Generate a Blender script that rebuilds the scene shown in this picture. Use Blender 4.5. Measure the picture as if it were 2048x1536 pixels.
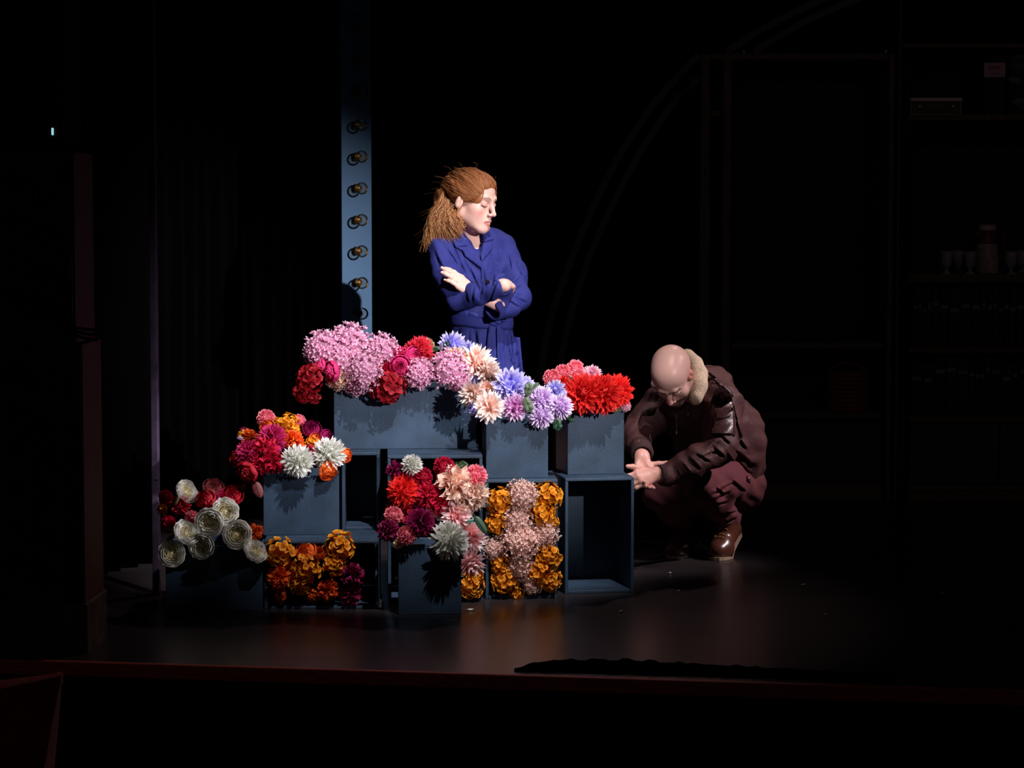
import bpy, bmesh, math, random
import numpy as np
from mathutils import Vector, Matrix
from mathutils.bvhtree import BVHTree
from mathutils.geometry import delaunay_2d_cdt
R = random.Random(7)
RAD = math.radians
for o in list(bpy.data.objects): bpy.data.objects.remove(o)
scene = bpy.context.scene
COL = scene.collection

# ---------------------------------------------------------------- camera
FPX, HC, PITCH = 5000.0, 1.5, math.atan(368/5000.0)
cam_d = bpy.data.cameras.new('camera'); cam = bpy.data.objects.new('camera', cam_d); COL.objects.link(cam)
cam.location = (0, 0, HC); cam.rotation_euler = (math.pi/2-PITCH, 0, 0)
cam_d.sensor_width = 36; cam_d.lens = FPX/2048*36; cam_d.clip_end = 100
scene.camera = cam
vs = scene.view_settings
vs.view_transform = 'Standard'; vs.look = 'None'; vs.gamma = 1; vs.use_curve_mapping = False; vs.exposure = 0.0

def ray(px, py):
    u, v = px-1024, 768-py
    c, s = math.cos(PITCH), math.sin(PITCH)
    return Vector((u, FPX*c+v*s, -FPX*s+v*c))
def W(px, py, Y):
    d = ray(px, py); return Vector((0, 0, HC)) + d*(Y/d.y)
def hitz(px, py, z):
    d = ray(px, py); return Vector((0, 0, HC)) + d*((z-HC)/d.z)

# ---------------------------------------------------------------- light
world = bpy.data.worlds.new('world'); scene.world = world; world.use_nodes = True
bg = world.node_tree.nodes['Background']; bg.inputs[0].default_value = (0.55, 0.62, 0.85, 1); bg.inputs[1].default_value = 0.0035
def spot(name, loc, target, power, size, blend, color, radius):
    l = bpy.data.lights.new(name, 'SPOT'); l.energy = power; l.spot_size = RAD(size); l.spot_blend = blend
    l.color = color; l.shadow_soft_size = radius
    o = bpy.data.objects.new(name, l); COL.objects.link(o); o.location = loc
    o.rotation_euler = (Vector(target)-Vector(loc)).to_track_quat('-Z', 'Y').to_euler()
    return o
# profile spotlight in the front-of-house on the right: the key
spot('key_spotlight', (6.4, 0.2, 3.65), (-0.38, 10.0, 1.04), 6300, 11.3, 1.0, (1.0, 0.94, 0.96), 0.06)
# its neighbour on the bridge above the stalls
spot('bridge_spotlight', (1.9, 4.3, 8.9), (-0.34, 9.76, 0.74), 4600, 12.8, 0.55, (1.0, 0.95, 0.95), 0.06)
# profile spotlight high on the right beside the bookcase, on the crouching person
spot('crouch_spotlight', (5.3, 9.2, 4.5), (0.84, 10.25, 0.52), 1450, 11.0, 0.8, (1.0, 0.87, 0.88), 0.08)
# second profile spotlight from the side on the right, on the white peonies
spot('side_spotlight', (5.6, 7.3, 3.1), (-1.24, 9.2, 0.48), 2300, 7.0, 1.0, (0.95, 0.93, 1.0), 0.06)
# back light hung upstage on the right, warm pink
spot('back_spotlight', (2.2, 13.6, 6.2), (-0.15, 9.2, 0.2), 330, 25, 1.0, (1.0, 0.70, 0.66), 0.12)
# weak front-of-house wash
spot('wash_spotlight', (-4.5, -1.0, 5.5), (0.3, 10.5, 0.6), 26, 40, 0.8, (1.0, 0.62, 0.62), 0.3)
# added dim fill from the front, only to make the right-hand shelves faintly visible
spot('added_shelf_fill', (3.6, 4.0, 4.6), (2.2, 12.5, 1.6), 26, 34, 0.9, (1.0, 0.80, 0.72), 0.2)

# ---------------------------------------------------------------- helpers
def lin(c):
    return tuple(((x/255)/12.92 if x/255 <= 0.04045 else ((x/255+0.055)/1.055)**2.4) for x in c)
def nset(n, k, v):
    if k in n.inputs: n.inputs[k].default_value = v
MATS = {}
def mat(name, col, rough=0.6, spec=0.3, metal=0.0, noise=0.0, nscale=8.0, bump=0.0, bscale=60.0, coat=0.0, sheen=0.0, stretch=None, sss=0.0):
    if name in MATS: return MATS[name]
    m = bpy.data.materials.new(name); m.use_nodes = True; nt = m.node_tree; b = nt.nodes['Principled BSDF']
    c = lin(col); nset(b, 'Base Color', (*c, 1)); nset(b, 'Roughness', rough); nset(b, 'Specular IOR Level', spec); nset(b, 'Metallic', metal)
    nset(b, 'Coat Weight', coat); nset(b, 'Sheen Weight', sheen)
    if sss: nset(b, 'Subsurface Weight', sss); nset(b, 'Subsurface Radius', (0.012, 0.005, 0.003)); nset(b, 'Subsurface Scale', 1.0)
    tc = nt.nodes.new('ShaderNodeTexCoord'); vec = tc.outputs['Object']
    if stretch:
        mp = nt.nodes.new('ShaderNodeMapping'); mp.inputs['Scale'].default_value = stretch
        nt.links.new(vec, mp.inputs['Vector']); vec = mp.outputs['Vector']
    if noise:
        n = nt.nodes.new('ShaderNodeTexNoise'); n.inputs['Scale'].default_value = nscale; n.inputs['Detail'].default_value = 6
        nt.links.new(vec, n.inputs['Vector'])
        r = nt.nodes.new('ShaderNodeValToRGB'); r.color_ramp.elements[0].position = 0.3; r.color_ramp.elements[1].position = 0.72
        r.color_ramp.elements[0].color = (*[x*(1-noise) for x in c], 1); r.color_ramp.elements[1].color = (*[min(1, x*(1+noise)) for x in c], 1)
        nt.links.new(n.outputs['Fac'], r.inputs['Fac']); nt.links.new(r.outputs['Color'], b.inputs['Base Color'])
    if bump:
        n2 = nt.nodes.new('ShaderNodeTexNoise'); n2.inputs['Scale'].default_value = bscale; n2.inputs['Detail'].default_value = 4
        nt.links.new(vec, n2.inputs['Vector'])
        bp = nt.nodes.new('ShaderNodeBump'); bp.inputs['Strength'].default_value = bump; bp.inputs['Distance'].default_value = 0.01
        nt.links.new(n2.outputs['Fac'], bp.inputs['Height']); nt.links.new(bp.outputs['Normal'], b.inputs['Normal'])
    MATS[name] = m; return m
def petal_mat(name, base, tip, transl=0.25):
    """base colour at the petal's foot, tip colour at its end (attribute t)"""
    m = bpy.data.materials.new(name); m.use_nodes = True; nt = m.node_tree; b = nt.nodes['Principled BSDF']
    at = nt.nodes.new('ShaderNodeAttribute'); at.attribute_name = 't'
    r = nt.nodes.new('ShaderNodeValToRGB'); r.color_ramp.elements[0].position = 0.25; r.color_ramp.elements[1].position = 0.8
    r.color_ramp.elements[0].color = (*lin(base), 1); r.color_ramp.elements[1].color = (*lin(tip), 1)
    nt.links.new(at.outputs['Fac'], r.inputs['Fac'])
    oi = nt.nodes.new('ShaderNodeObjectInfo'); hv = nt.nodes.new('ShaderNodeHueSaturation')
    mr = nt.nodes.new('ShaderNodeMapRange'); mr.inputs['To Min'].default_value = 0.82; mr.inputs['To Max'].default_value = 1.12
    nt.links.new(oi.outputs['Random'], mr.inputs['Value']); nt.links.new(mr.outputs['Result'], hv.inputs['Value'])
    nt.links.new(r.outputs['Color'], hv.inputs['Color']); nt.links.new(hv.outputs['Color'], b.inputs['Base Color'])
    nset(b, 'Roughness', 0.55); nset(b, 'Specular IOR Level', 0.25)
    tr = nt.nodes.new('ShaderNodeBsdfTranslucent'); nt.links.new(hv.outputs['Color'], tr.inputs['Color'])
    mx = nt.nodes.new('ShaderNodeMixShader'); mx.inputs[0].default_value = transl
    out = nt.nodes['Material Output']
    nt.links.new(b.outputs[0], mx.inputs[1]); nt.links.new(tr.outputs[0], mx.inputs[2]); nt.links.new(mx.outputs[0], out.inputs['Surface'])
    return m
def tag(o, label=None, cat=None, group=None, kind=None):
    if label: o['label'] = label
    if cat: o['category'] = cat
    if group: o['group'] = group
    if kind: o['kind'] = kind
    return o
def empty(name, loc=(0, 0, 0), rz=0.0, label=None, cat=None, group=None):
    o = bpy.data.objects.new(name, None); COL.objects.link(o); o.location = loc; o.rotation_euler = (0, 0, rz); o.empty_display_size = 0.05
    return tag(o, label, cat, group)
def link(name, me, m=None, parent=None, smooth=False):
    if isinstance(me, MB): me = me.mesh(name)
    o = bpy.data.objects.new(name, me); COL.objects.link(o)
    if m is not None and not me.materials: me.materials.append(m)
    if parent is not None: o.parent = parent
    if smooth: me.polygons.foreach_set('use_smooth', [True]*len(me.polygons))
    return o
class MB:
    def __init__(s): s.v = []; s.f = []; s.t = []
    def add(s, vs_, fs, t=None):
        n = len(s.v); s.v += [tuple(x) for x in vs_]; s.f += [tuple(i+n for i in f) for f in fs]
        s.t += list(t) if t is not None else [0.5]*len(vs_)
        return s
    def box(s, lo, hi, M=None):
        x0, y0, z0 = lo; x1, y1, z1 = hi
        p = [Vector(q) for q in ((x0,y0,z0),(x1,y0,z0),(x1,y1,z0),(x0,y1,z0),(x0,y0,z1),(x1,y0,z1),(x1,y1,z1),(x0,y1,z1))]
        if M is not None: p = [M @ q for q in p]
        return s.add(p, [(0,3,2,1),(4,5,6,7),(0,1,5,4),(1,2,6,5),(2,3,7,6),(3,0,4,7)])
    def tube(s, pts, rad, n=8, close=True):
        pts = [Vector(p) for p in pts]; rr = rad if isinstance(rad, (list, tuple)) else [rad]*len(pts)
        up = Vector((0, 0, 1)); rings = []
        for i, p in enumerate(pts):
            d = (pts[min(i+1, len(pts)-1)]-pts[max(i-1, 0)]).normalized()
            a = d.cross(up) if abs(d.dot(up)) < 0.95 else d.cross(Vector((1, 0, 0)))
            a.normalize(); b = d.cross(a).normalized()
            rings.append([p+(a*math.cos(2*math.pi*k/n)+b*math.sin(2*math.pi*k/n))*rr[i] for k in range(n)])
        vsx = [q for r_ in rings for q in r_]; fs = []
        for i in range(len(pts)-1):
            for k in range(n): fs.append((i*n+k, i*n+(k+1) % n, (i+1)*n+(k+1) % n, (i+1)*n+k))
        if close: fs.append(tuple(range(n-1, -1, -1))); fs.append(tuple((len(pts)-1)*n+k for k in range(n)))
        return s.add(vsx, fs)
    def lathe(s, prof, n=20, M=None):
        vsx = []; fs = []
        for r_, z in prof:
            for k in range(n): vsx.append(Vector((r_*math.cos(2*math.pi*k/n), r_*math.sin(2*math.pi*k/n), z)))
        if M is not None: vsx = [M @ q for q in vsx]
        for i in range(len(prof)-1):
            for k in range(n): fs.append((i*n+k, i*n+(k+1) % n, (i+1)*n+(k+1) % n, (i+1)*n+k))
        fs.append(tuple(range(n-1, -1, -1))); fs.append(tuple((len(prof)-1)*n+k for k in range(n)))
        return s.add(vsx, fs)
    def prism(s, poly, y0, y1):
        n = len(poly); v = [(x, y0, z) for x, z in poly]+[(x, y1, z) for x, z in poly]
        return s.add(v, [tuple(range(n)), tuple(range(2*n-1, n-1, -1))]+[(i, i+n, (i+1) % n+n, (i+1) % n) for i in range(n)])
    def mesh(s, name):
        me = bpy.data.meshes.new(name); me.from_pydata(s.v, [], s.f); me.update()
        a = me.attributes.new('t', 'FLOAT', 'POINT'); a.data.foreach_set('value', s.t)
        return me
def bevel(o, w=0.004, seg=2):
    m = o.modifiers.new('bevel', 'BEVEL'); m.width = w; m.segments = seg; m.limit_method = 'ANGLE'; return o

# ---------------------------------------------------------------- the setting
M_stage = mat('stage_floor_vinyl', (46, 40, 42), 0.30, 0.42, noise=0.35, nscale=3.0, bump=0.05, bscale=30)
M_black = mat('black_drape', (14, 14, 17), 0.95, 0.05, noise=0.2, nscale=5)
M_apron = mat('black_apron', (13, 13, 16), 0.8, 0.1)
M_trim = mat('stage_edge_wood', (190, 84, 70), 0.5, 0.3, noise=0.3, nscale=14, stretch=(1, 8, 8))
EL, ER = hitz(150, 1323, 0), hitz(2048, 1381, 0)
ed = (ER-EL).normalized(); en = Vector((ed.y, -ed.x, 0))          # en points to the audience
def stage_frame(u, v, z): return EL + ed*u + en*v + Vector((0, 0, z))
def struct(name, mb, m): return tag(link(name, mb, m), kind='structure')
f = MB(); cs = [stage_frame(-6, 0, 0), stage_frame(9, 0, 0), stage_frame(9, -9, 0), stage_frame(-6, -9, 0)]
f.add([c for c in cs]+[c-Vector((0, 0, 0.05)) for c in cs], [(0,1,2,3),(7,6,5,4),(0,4,5,1),(1,5,6,2),(2,6,7,3),(3,7,4,0)])
struct('floor', f, M_stage)
M0 = Matrix((( ed.x, -en.x, 0, EL.x), (ed.y, -en.y, 0, EL.y), (0, 0, 1, 0), (0, 0, 0, 1)))
f = MB().box((-6, -0.028, -0.045), (9, 0.0, 0.004), M0); bevel(struct('trim_1', f, M_trim), 0.006)
f = MB().box((-6, -0.005, -1.4), (9, 0.06, -0.05), M0); struct('wall_front', f, M_apron)
f = MB().box((-6, -6, -1.46), (9, -0.005, -1.4), M0); struct('floor_pit', f, M_apron)
def curtain(name, p0, p1, z0, z1, folds, amp, m, seed=0):
    rr = random.Random(seed); n = folds*8; p0 = Vector(p0); p1 = Vector(p1); d = p1-p0; nn = Vector((d.y, -d.x, 0)).normalized()
    v = []; fs = []; ph = rr.random()*6
    for i in range(n+1):
        t = i/n; o = amp*math.sin(t*folds*2*math.pi+ph+0.8*math.sin(t*9+ph))
        for z in (z0, z1): q = p0+d*t+nn*o; v.append((q.x, q.y, z))
    for i in range(n): fs.append((2*i, 2*i+2, 2*i+3, 2*i+1))
    mb = MB().add(v, fs); o = link(name, mb, m, smooth=True); s = o.modifiers.new('thick', 'SOLIDIFY'); s.thickness = 0.006
    return o
tag(curtain('wall_back', (-5, 14.6, 0), (6, 14.6, 0), 0.0, 5.5, 44, 0.05, M_black, 1), kind='structure')
tag(curtain('stage_curtain', W(300, 700, 11.6)*1, W(470, 700, 11.9), 0.0, 5.0, 6, 0.035, mat('leg_drape', (4, 4, 6), 0.95, 0.05), 3),
    'black velvet side curtain hanging behind the white peonies', 'curtain', 'black side curtains')
tag(curtain('stage_curtain', W(480, 700, 12.8), W(690, 700, 13.0), 0.0, 5.0, 7, 0.035, MATS['leg_drape'], 4),
    'black side curtain hanging nearest the strip of light bulbs', 'curtain', 'black side curtains')
tag(curtain('stage_curtain', W(175, 700, 9.9), W(296, 700, 10.3), 0.0, 5.0, 4, 0.03, MATS['leg_drape'], 5),
    'black side curtain hanging just right of the carved pillar', 'curtain', 'black side curtains')
# thin purple-grey frame edge at the left of the flowers
pole = MB(); a0, a1 = hitz(312, 1190, 0), W(303, 0, 9.5)
xa = a0.x
pole.box((xa-0.013, a0.y, 0.0), (xa+0.013, a0.y+0.05, 3.4))
o = empty('scenery_post', (0, 0, 0), label='tall thin purple-grey upright post left of the white peonies', cat='post')
bevel(link('post', pole, mat('post_paint', (92, 76, 102), 0.7, 0.2, noise=0.3, nscale=20), o), 0.003)
link('screw', MB().lathe([(0.004, 0), (0.004, 0.003), (0.001, 0.004)], 10, Matrix.Translation((xa, a0.y, W(305, 279, a0.y).z)) @ Matrix.Rotation(math.pi/2, 4, 'X')), mat('steel', (190, 190, 190), 0.3, 0.5, 0.9), o)
link('screw', MB().lathe([(0.004, 0), (0.004, 0.003), (0.001, 0.004)], 10, Matrix.Translation((xa+.006, a0.y, W(318, 958, a0.y).z)) @ Matrix.Rotation(math.pi/2, 4, 'X')), MATS['steel'], o)

# carved proscenium pillar on the left
def pillar():
    o = empty('carved_pillar', hitz(150, 1318, 0), 0, 'dark carved proscenium pillar with a red-brown edge at far left', 'pillar')
    o.location = (0, 0, 0)
    m_w = mat('pillar_wood', (58, 46, 36), 0.6, 0.3, noise=0.4, nscale=9, bump=0.3, bscale=25)
    m_e = mat('pillar_edge', (96, 58, 46), 0.6, 0.3, noise=0.25, nscale=12, stretch=(6, 6, 1))
    m_b = mat('pillar_stone', (84, 74, 66), 0.8, 0.2, noise=0.4, nscale=16, bump=0.4, bscale=50)
    q = hitz(172, 1306, 0); xc, yc = q.x, q.y                       # front corner at the floor
    q2 = hitz(211, 1274, 0); w2, d2 = q2.x, q2.y
    def side(z0, z1, inset):   # right side face runs from (xc,yc) to (w2,d2)
        dx = Vector((w2-xc, d2-yc, 0)); n = Vector((dx.y, -dx.x, 0)).normalized()
        a = Vector((xc, yc, 0))-n*inset; b = Vector((w2, d2, 0))-n*inset
        poly = [Vector((xc-1.4, yc-0.25, 0)), a, b, Vector((w2-0.2, d2+0.5, 0)), Vector((xc-1.4, d2+0.5, 0))]
        k = len(poly); v = [p+Vector((0, 0, z0)) for p in poly]+[p+Vector((0, 0, z1)) for p in poly]
        return MB().add(v, [tuple(range(k-1, -1, -1)), tuple(range(k, 2*k))]+[(i, (i+1) % k, (i+1) % k+k, i+k) for i in range(k)])
    zb = W(205, 1198, yc+0.1).z; zc = W(195, 685, yc+0.1).z; zt = W(165, 305, yc+0.1).z
    bevel(link('plinth', side(-0.3, zb, -0.006), m_b, o), 0.006)
    bevel(link('shaft', side(zb, zc, 0.014), m_w, o), 0.004)
    bevel(link('upper_shaft', side(zc, zt, 0.035), m_w, o), 0.004)
    bevel(link('capital', side(zt, zt+1.6, 0.06), mat('pillar_top', (26, 24, 30), 0.8, 0.1), o), 0.01)
    # edge boards on the right side face
    dx = Vector((w2-xc, d2-yc, 0)); L = dx.length; du = dx/L; n = Vector((du.y, -du.x, 0))
    for z0, z1, ins in ((zb, zc, 0.012), (zc, zt, 0.033)):
        Mx = Matrix(((du.x, n.x, 0, xc), (du.y, n.y, 0, yc), (0, 0, 1, 0), (0, 0, 0, 1)))
        bevel(link('edge_board', MB().box((0.01, -ins-0.004, z0), (L-0.005, -ins+0.01, z1), Mx), m_e, o), 0.003)
    # mouldings and scrolls carved on the front face
    fd = Vector((-1.4, -0.25, 0)).normalized(); fn = Vector((fd.y, -fd.x, 0)); fn = -fn if fn.y > 0 else fn
    def fp(u, z, h=0.0): return Vector((xc, yc, z))+fd*u+fn*h
    for u0 in (0.035, 0.062, 0.29):
        for z0, z1 in ((zb+0.02, zc-0.03), (zc+0.03, zt-0.02)):
            link('moulding', MB().tube([fp(u0, z0), fp(u0, z1)], 0.007, 8), m_w, o, True)
    rr = random.Random(5)
    def scroll(u, z, r0, sgn):
        pts = []; rad = []
        for i in range(30):
            a = i/29*2.6*math.pi; r_ = r0*(1-i/34)
            pts.append(fp(u+sgn*r_*math.cos(a)*0.8, z+r_*math.sin(a), 0.004)); rad.append(0.011-0.006*i/29)
        link('carved_scroll', MB().tube(pts, rad, 6), m_w, o, True)
    z = zb+0.1
    while z < zt-0.1:
        if abs(z-zc) > 0.07:
            scroll(0.13, z, 0.045, 1); scroll(0.225, z+0.05, 0.04, -1)
            for sg in (-1, 1):
                c = fp(0.178, z+0.03+sg*0.02, 0.006)
                lf = MB().lathe([(0.001, -0.04), (0.012, -0.015), (0.014, 0.005), (0.001, 0.045)], 8, Matrix.Translation(c) @ Matrix.Rotation(sg*0.6, 4, 'Y') @ Matrix.Diagonal((1, 0.5, 1, 1)))
                link('carved_leaf', lf, m_w, o, True)
        z += 0.125
    # sagging cable round the pillar
    c = empty('cable', (0, 0, 0), label='black sagging cable slung across the carved pillar', cat='cable')
    for k in range(3):
        pts = []
        for i in range(16):
            t = i/15; pp = W(-10+205*t, 560+100*(1-(1-t)**2)+10*k*t, yc-0.06+0.12*t); pts.append(pp)
        link('strand', MB().tube(pts, 0.006, 6), mat('rubber', (16, 20, 20), 0.5, 0.4), c, True)
    return yc
PIL_Y = pillar()
# small lit pilot lamp on the wall above the pillar
o = empty('pilot_lamp', W(105, 263, PIL_Y-0.12), 0, 'tiny glowing pale cyan pilot lamp above the carved pillar', 'lamp')
link('housing', MB().box((-0.012, 0.004, -0.02), (0.012, 0.03, 0.02)), MATS['rubber'], o)
me_ = bpy.data.materials.new('pilot_glow'); me_.use_nodes = True; b_ = me_.node_tree.nodes['Principled BSDF']
nset(b_, 'Emission Color', (0.45, 0.85, 0.95, 1)); nset(b_, 'Emission Strength', 0.75); nset(b_, 'Base Color', (0.2, 0.3, 0.3, 1))
bevel(link('lens', MB().box((-0.0035, -0.004, -0.012), (0.0035, 0.006, 0.012)), me_, o), 0.003)
# red velvet parapet at the lower left
M_red = mat('red_velvet', (150, 20, 30), 0.9, 0.1, noise=0.3, nscale=12, sheen=0.2)
o = empty('velvet_parapet', (0, 0, 0), label='dark red velvet parapet below the pillar at lower left', cat='parapet')
a, b, c = W(126, 1345, 7.6), W(108, 1536, 7.3), W(62, 1536, 7.1)
yy = 7.2
def slab(pts, d):
    n = len(pts); v = [Vector(p) for p in pts]+[Vector(p)+Vector(d) for p in pts]
    return MB().add(v, [tuple(range(n)), tuple(range(2*n-1, n-1, -1))]+[((i+1) % n, i, i+n, (i+1) % n+n) for i in range(n)])
link('front_panel', slab([W(-200, 1420, 7.0), W(-200, 1800, 7.0), W(40, 1800, 7.0), W(122, 1352, 7.35)], (0, 0.05, 0)), M_red, o)
link('side_panel', slab([W(122, 1352, 7.35), W(40, 1800, 7.0), W(85, 1800, 7.3), W(126, 1345, 7.75)], (-0.02, 0.02, 0)), M_red, o)
link('cap_rail', slab([W(122, 1352, 7.35), W(126, 1345, 7.75), W(-200, 1385, 7.75), W(-200, 1420, 7.0)], (0, 0, -0.03)), M_red, o)

# ---------------------------------------------------------------- light-bulb strip
def bulb_strip():
    Yp = 11.6; c = W(713, 340, Yp); rz = RAD(14)
    o = empty('bulb_strip', (c.x, Yp, 0), rz, 'tall blue-grey upright strip with a row of clear round bulbs', 'light panel')
    w = 0.071
    bevel(link('board', MB().box((-w, 0, 0), (w, 0.05, 2.36)), mat('strip_paint', (88, 130, 172), 0.55, 0.3, noise=0.1, nscale=3), o), 0.003)
    bevel(link('board', MB().box((-w, 0, 2.363), (w, 0.05, 4.4)), MATS['strip_paint'], o), 0.003)
    m_b = mat('brass', (150, 112, 62), 0.35, 0.5, 0.9)
    g = bpy.data.materials.new('clear_glass'); g.use_nodes = True; nt = g.node_tree; nt.nodes.remove(nt.nodes['Principled BSDF'])
    tr = nt.nodes.new('ShaderNodeBsdfTransparent'); tr.inputs[0].default_value = (0.93, 0.91, 0.86, 1)
    gl = nt.nodes.new('ShaderNodeBsdfGlossy'); gl.inputs['Roughness'].default_value = 0.05
    lw = nt.nodes.new('ShaderNodeLayerWeight'); lw.inputs[0].default_value = 0.25
    mx = nt.nodes.new('ShaderNodeMixShader'); nt.links.new(lw.outputs['Fresnel'], mx.inputs[0]); nt.links.new(tr.outputs[0], mx.inputs[1]); nt.links.new(gl.outputs[0], mx.inputs[2])
    nt.links.new(mx.outputs[0], nt.nodes['Material Output'].inputs['Surface'])
    A = Matrix.Rotation(math.pi/2, 4, 'X')            # lathe axis z -> -y (out of the board)
    tilt = Matrix.Rotation(RAD(10), 4, 'Z')
    sock = MB().lathe([(0.021, 0.0), (0.021, 0.006), (0.016, 0.008), (0.016, 0.03), (0.0145, 0.034), (0.0145, 0.046), (0.012, 0.05)], 18, tilt @ A).mesh('socket')
    prof = [(0.012, 0.046)]
    for i in range(13):
        a = RAD(25+i*12.7); prof.append((max(0.0005, 0.0285*math.sin(math.pi-a) if False else 0.0285*math.sin(a)), 0.078-0.0285*math.cos(a)))
    globe = MB().lathe(prof, 20, tilt @ A).mesh('globe')
    fil = MB().tube([tilt @ A @ Vector(p) for p in ((-0.005, 0, 0.05), (-0.007, 0, 0.078), (0, 0, 0.086), (0.007, 0, 0.078), (0.005, 0, 0.05))], 0.0012, 6).mesh('filament')
    for y in (-6, 57, 122, 187, 251, 314, 377, 440, 502, 565, 626, 690, 752):
        b = empty('light_bulb', (0, 0, 0)); b.parent = o; b.location = (-0.004, 0, W(713, y, Yp).z)
        link('socket', sock, m_b, b, True); link('globe', globe, g, b, True); link('filament', fil, MATS['steel'], b, True)
bulb_strip()

# ---------------------------------------------------------------- arch, cabinet frame and shelves
M_wood = mat('dark_wood', (92, 78, 62), 0.6, 0.3, noise=0.35, nscale=6, stretch=(8, 8, 1.5))
M_arch = mat('arch_wood', (84, 82, 78), 0.6, 0.3, noise=0.2, nscale=6)
def arch_rail(pts, Y, w, label):
    P = [W(x, y, Y) for x, y in pts]
    # Catmull-Rom
    Q = []
    for i in range(len(P)-1):
        p0, p1, p2, p3 = P[max(i-1, 0)], P[i], P[i+1], P[min(i+2, len(P)-1)]
        for k in range(6):
            t = k/6; Q.append(0.5*((2*p1)+(p2-p0)*t+(2*p0-5*p1+4*p2-p3)*t*t+(3*p1-p0-3*p2+p3)*t**3))
    Q.append(P[-1]); v = []; fs = []
    for i, q in enumerate(Q):
        d = (Q[min(i+1, len(Q)-1)]-Q[max(i-1, 0)]).normalized(); n = Vector((-d.z, 0, d.x))*w/2
        v += [q+n, q-n, q-n+Vector((0, 0.05, 0)), q+n+Vector((0, 0.05, 0))]
    for i in range(len(Q)-1):
        for k in range(4): fs.append((4*i+k, 4*i+(k+1) % 4, 4*i+4+(k+1) % 4, 4*i+4+k))
    fs += [(3, 2, 1, 0), tuple(4*(len(Q)-1)+k for k in range(4))]
    o = link('arch_rail', MB().add(v, fs), M_arch, ARCH); return o
AY = 12.75
ARCH = empty('wooden_arch', (W(1065, 900, AY).x, AY, 0), 0, 'thin double curved wooden arch rising behind the crouching person', 'arch')
ARCH.location = (0, 0, 0)
zf = 1012
arch_rail([(1068, 985), (1072, 860), (1082, 740), (1101, 640), (1135, 540), (1180, 430), (1235, 318), (1300, 218), (1365, 143), (1398, 110)], AY, 0.034, '')
arch_rail([(1108, 985), (1112, 860), (1120, 740), (1137, 650), (1168, 545), (1215, 430), (1275, 315), (1335, 222), (1400, 150)], AY, 0.034, '')
arch_rail([(1455, 103), (1530, 55), (1640, 0), (1740, -40)], AY, 0.034, '')
arch_rail([(1510, 104), (1600, 48), (1700, 4), (1800, -30)], AY, 0.034, '')
def wbox(px0, py0, px1, py1, Y, d):            # box whose front face covers a pixel rectangle on the plane Y
    a, b = W(px0, py1, Y), W(px1, py0, Y)
    return MB().box((a.x, Y, a.z), (b.x, Y+d, b.z))
CY = 12.45
zfl = 768+FPX*math.tan(math.atan(HC/CY)-PITCH)
cab = empty('cabinet_frame', (0, 0, 0), label='tall dark open wooden cabinet frame behind the crouching person', cat='cabinet')
def wpart(name, r, Y=CY, d=0.05, m=M_wood, parent=None, bw=0.003): return bevel(link(name, wbox(*r, Y, d), m, parent or cab), bw)
wpart('post', (1398, 110, 1421, zfl), d=0.05)
wpart('post', (1442, 112, 1464, zfl), d=0.4)
wpart('post', (1770, 112, 1790, zfl), d=0.4)
wpart('top_rail', (1442, 106, 1790, 119), CY-0.004, 0.4)
wpart('brace', (1421, 107, 1442, 118), d=0.05); wpart('brace', (1421, 222, 1442, 232), d=0.05)
wpart('shelf_board', (1464, 686, 1770, 697), CY+0.01, 0.38); wpart('shelf_board', (1464, 826, 1770, 838), CY+0.01, 0.38)
wpart('back_panel', (1464, 119, 1770, zfl), CY+0.38, 0.02, mat('dark_panel', (40, 44, 44), 0.7, 0.2))
M_door = mat('teal_panel', (54, 66, 70), 0.6, 0.3, noise=0.2, nscale=6)
wpart('lower_panel', (1466, 846, 1768, 964), CY+0.02, 0.02, M_door); wpart('plinth', (1464, 966, 1770, zfl), CY+0.01, 0.3)
wpart('bolt', (1486, 100, 1490, 106), CY+0.1, 0.01, MATS['steel']); wpart('bolt', (1770, 100, 1774, 106), CY+0.1, 0.01, MATS['steel'])
tag(link('scenery_post', wbox(1792, -60, 1801, zfl, 12.27, 0.05), M_wood), 'tall thin dark wooden post rising between cabinet frame and bookcase', 'post')
SY = 12.35
sh = empty('bookcase', (0, 0, 0), label='tall dark wooden bookcase at the right edge of the stage', cat='bookcase')
zs = 768+FPX*math.tan(math.atan(HC/SY)-PITCH)
wpart('post', (1805, 88, 1817, zs), SY, 0.42, parent=sh); wpart('post', (2180, 88, 2192, zs), SY, 0.42, parent=sh)
wpart('top_board', (1805, 86, 2192, 96), SY-0.01, 0.44, parent=sh)
def sz(py): return W(1900, py, SY).z
SHELF = {}
for nm, y0, y1 in (('a', 229, 241), ('b', 549, 565), ('c', 694, 706), ('d', 832, 845), ('e', 970, 982)):
    wpart('shelf_board', (1817, y0, 2180, y1), SY+0.005, 0.4, parent=sh); SHELF[nm] = sz(y0)
wpart('back_panel', (1817, 96, 2180, zs), SY+0.4, 0.02, MATS['dark_panel'], sh)
wpart('drawer_front', (1820, 848, 1997, 966), SY+0.02, 0.02, M_door, sh); wpart('drawer_front', (2000, 848, 2177, 966), SY+0.02, 0.02, M_door, sh)
wpart('plinth', (1817, 984, 2180, zs), SY+0.01, 0.3, parent=sh)
def X_at(px, Y): return (px-1024)*Y/FPX*1.0
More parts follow.
